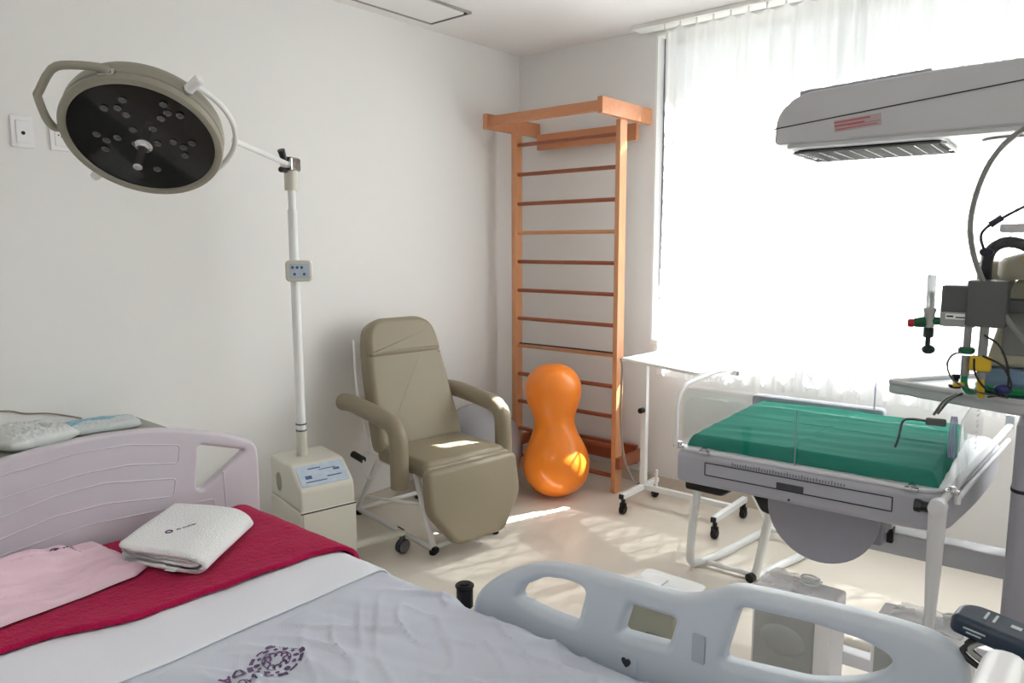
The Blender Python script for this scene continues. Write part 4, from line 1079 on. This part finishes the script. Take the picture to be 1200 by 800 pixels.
cab_('drip_line', [(.81, .195, 1.188), (.775, .19, 1.175), (.765, .19, 1.14), (.785, .19, 1.10), (.84, .19, 1.075), (.92, .19, 1.065)], .0028, cable_m, 'thin cord looping from the green coupling down to the tray', n=6)
cab_('lead_wire', [(.85, .19, 1.24), (.89, .185, 1.21), (.915, .185, 1.14), (.91, .185, 1.08), (.87, .20, 1.06)], .003, cable_k, 'dark lead wire bowed below the gas blender, outer of the two', n=6)
cab_('lead_wire', [(.83, .19, 1.17), (.835, .188, 1.13), (.86, .188, 1.09), (.90, .188, 1.07)], .003, cable_k, 'short dark lead wire between the yellow coupling and the tray', n=6)
cab_('lead_wire', [(.85, .186, 1.18), (.90, .183, 1.155), (.925, .183, 1.10), (.905, .183, 1.07)], .003, cable_k, 'dark lead wire bowed beside the yellow coupling, inner of the two', n=6)
wmesh('blue_clip', M().ball((.905, .19, 1.088), .019, (1.2, .8, .8), 14), mat('indigo_plastic', (32, 38, 92), .4), 'small dark blue clip gathering the wires above the tray', 'clip')

# ------------------------------------------------------------------ hand control hung at the bed foot
HCn = thing('hand_control', (-.06, 1.30, .90), 'navy blue hand control with white key marks at the bed foot', 'remote control')
hm = Matrix.Translation((-.035, 1.283, .900)) @ Matrix.Rotation(R(-6), 4, 'Z') @ Matrix.Rotation(R(6), 4, 'Y')
hc = M().prism(round_poly([(-.135, -.032), (.16, -.04), (.16, .04), (-.115, .038), (-.135, .02)], .012, 4), -.016, .016, .010, hm)
build('case', hc, navy, HCn)
for c_, s_ in (((-.095, .006, .0164), (.0035, .028, .0008)), ((-.083, .006, .0164), (.0035, .028, .0008)), ((-.055, .004, .0164), (.014, .010, .0008)), ((-.028, 0, .0164), (.005, .012, .0008)), ((-.018, 0, .0164), (.005, .012, .0008)), ((-.10, -.0335, .002), (.03, .001, .0025)), ((-.10, -.0335, -.004), (.02, .001, .002))):
    build('key_mark', M().box(c_, s_, 0, hm), mat('key_white', (190, 200, 205), .5), HCn)
build('hanging_hook', M().bx(-.10, -.075, 1.218, 1.26, .885, .893, .002), navy, HCn)
def cb2(P, r, lab, mt_=cable_k):
    tag(build('control_cable', M().tube(smooth_pts(P, 6), r, 8), mt_), lab, 'cable')
cb2([(.12, 1.30, .892), (.16, 1.335, .925), (.06, 1.36, .950), (-.03, 1.36, .925), (-.08, 1.345, .86), (-.10, 1.33, .45), (-.10, 1.34, .12), (-.12, 1.36, .008), (-.2, 1.40, .006)], .0055, 'thick black cable passing behind the navy hand control')
cb2([(-.12, 1.285, .900), (-.145, 1.268, .882), (-.09, 1.258, .858), (0, 1.25, .855), (.1, 1.245, .85)], .005, 'black cable bunched under the navy hand control, uppermost of the bunch')
cb2([(-.12, 1.280, .896), (-.150, 1.262, .872), (-.08, 1.254, .846), (0, 1.248, .842), (.1, 1.242, .838)], .005, 'black cable bunched under the navy hand control, lower of the two black ones')
cb2([(-.12, 1.275, .898), (-.140, 1.258, .880), (-.09, 1.252, .866), (-.03, 1.245, .86), (.1, 1.236, .862)], .0035, 'pale grey cable among the black ones under the hand control', mat('pale_cable', (160, 166, 160), .4))

# ------------------------------------------------------------------ light
sun = bpy.data.lights.new('sun', 'SUN'); sun.energy = 34.0; sun.angle = R(.55); sun.color = (1, .97, .93)
so = bpy.data.objects.new('sun', sun); COL.objects.link(so)
h = Vector((-.34, -.94, 0)).normalized(); sd_ = Vector((h.x, h.y, -1.3)); so.rotation_euler = sd_.to_track_quat('-Z', 'Y').to_euler(); so.location = (0, 6, 5)
W_ = bpy.data.worlds.new('world'); SC.world = W_; W_.use_nodes = True
nt = W_.node_tree; bg = nt.nodes['Background']; bg.inputs[0].default_value = (.90, .95, 1, 1); bg.inputs[1].default_value = 1.0

ld = thing('fill_light_panel', (-.6, -.7, ZC), 'unseen square fill light panel added under the ceiling behind the camera', 'light')  # added fill light out of view, brightens surfaces that face the camera
build('fill_face', M().bx(-.9, -.3, -1.0, -.4, ZC-.02, ZC-.012), mat('fill_emission', (255, 255, 255), .5, emit=((255, 250, 246), 7.0)), ld)
build('frame', M().bx(-.93, -.27, -1.03, -.37, ZC-.012, ZC-.0005, .002), white_pl, ld)

# ------------------------------------------------------------------ camera
cam = bpy.data.cameras.new('camera'); co = bpy.data.objects.new('camera', cam); COL.objects.link(co); SC.camera = co
cam.sensor_fit = 'HORIZONTAL'; cam.sensor_width = 36; cam.lens = 861/1200*36; cam.clip_start = .05; cam.clip_end = 100
pit, yaw, roll = .131, .6975, -.003
Fv = Vector((-math.sin(yaw)*math.cos(pit), math.cos(yaw)*math.cos(pit), -math.sin(pit)))
Rv = Vector((math.cos(yaw), math.sin(yaw), 0)); Uv = Rv.cross(Fv)
R2 = math.cos(roll)*Rv+math.sin(roll)*Uv; U2 = -math.sin(roll)*Rv+math.cos(roll)*Uv
mw = Matrix.Identity(4)
for i in range(3): mw[i][0], mw[i][1], mw[i][2] = R2[i], U2[i], -Fv[i]
mw.translation = Vector((0, 0, 1.5)); co.matrix_world = mw
SC.view_settings.view_transform = 'Standard'; SC.view_settings.look = 'None'; SC.view_settings.gamma = 1; SC.view_settings.exposure = .70
SC.view_settings.use_curve_mapping = False
SC.cycles.max_bounces = 14; SC.cycles.diffuse_bounces = 9; SC.cycles.transparent_max_bounces = 16; SC.cycles.transmission_bounces = 8
SC.cycles.sample_clamp_indirect = 12; SC.cycles.use_denoising = True
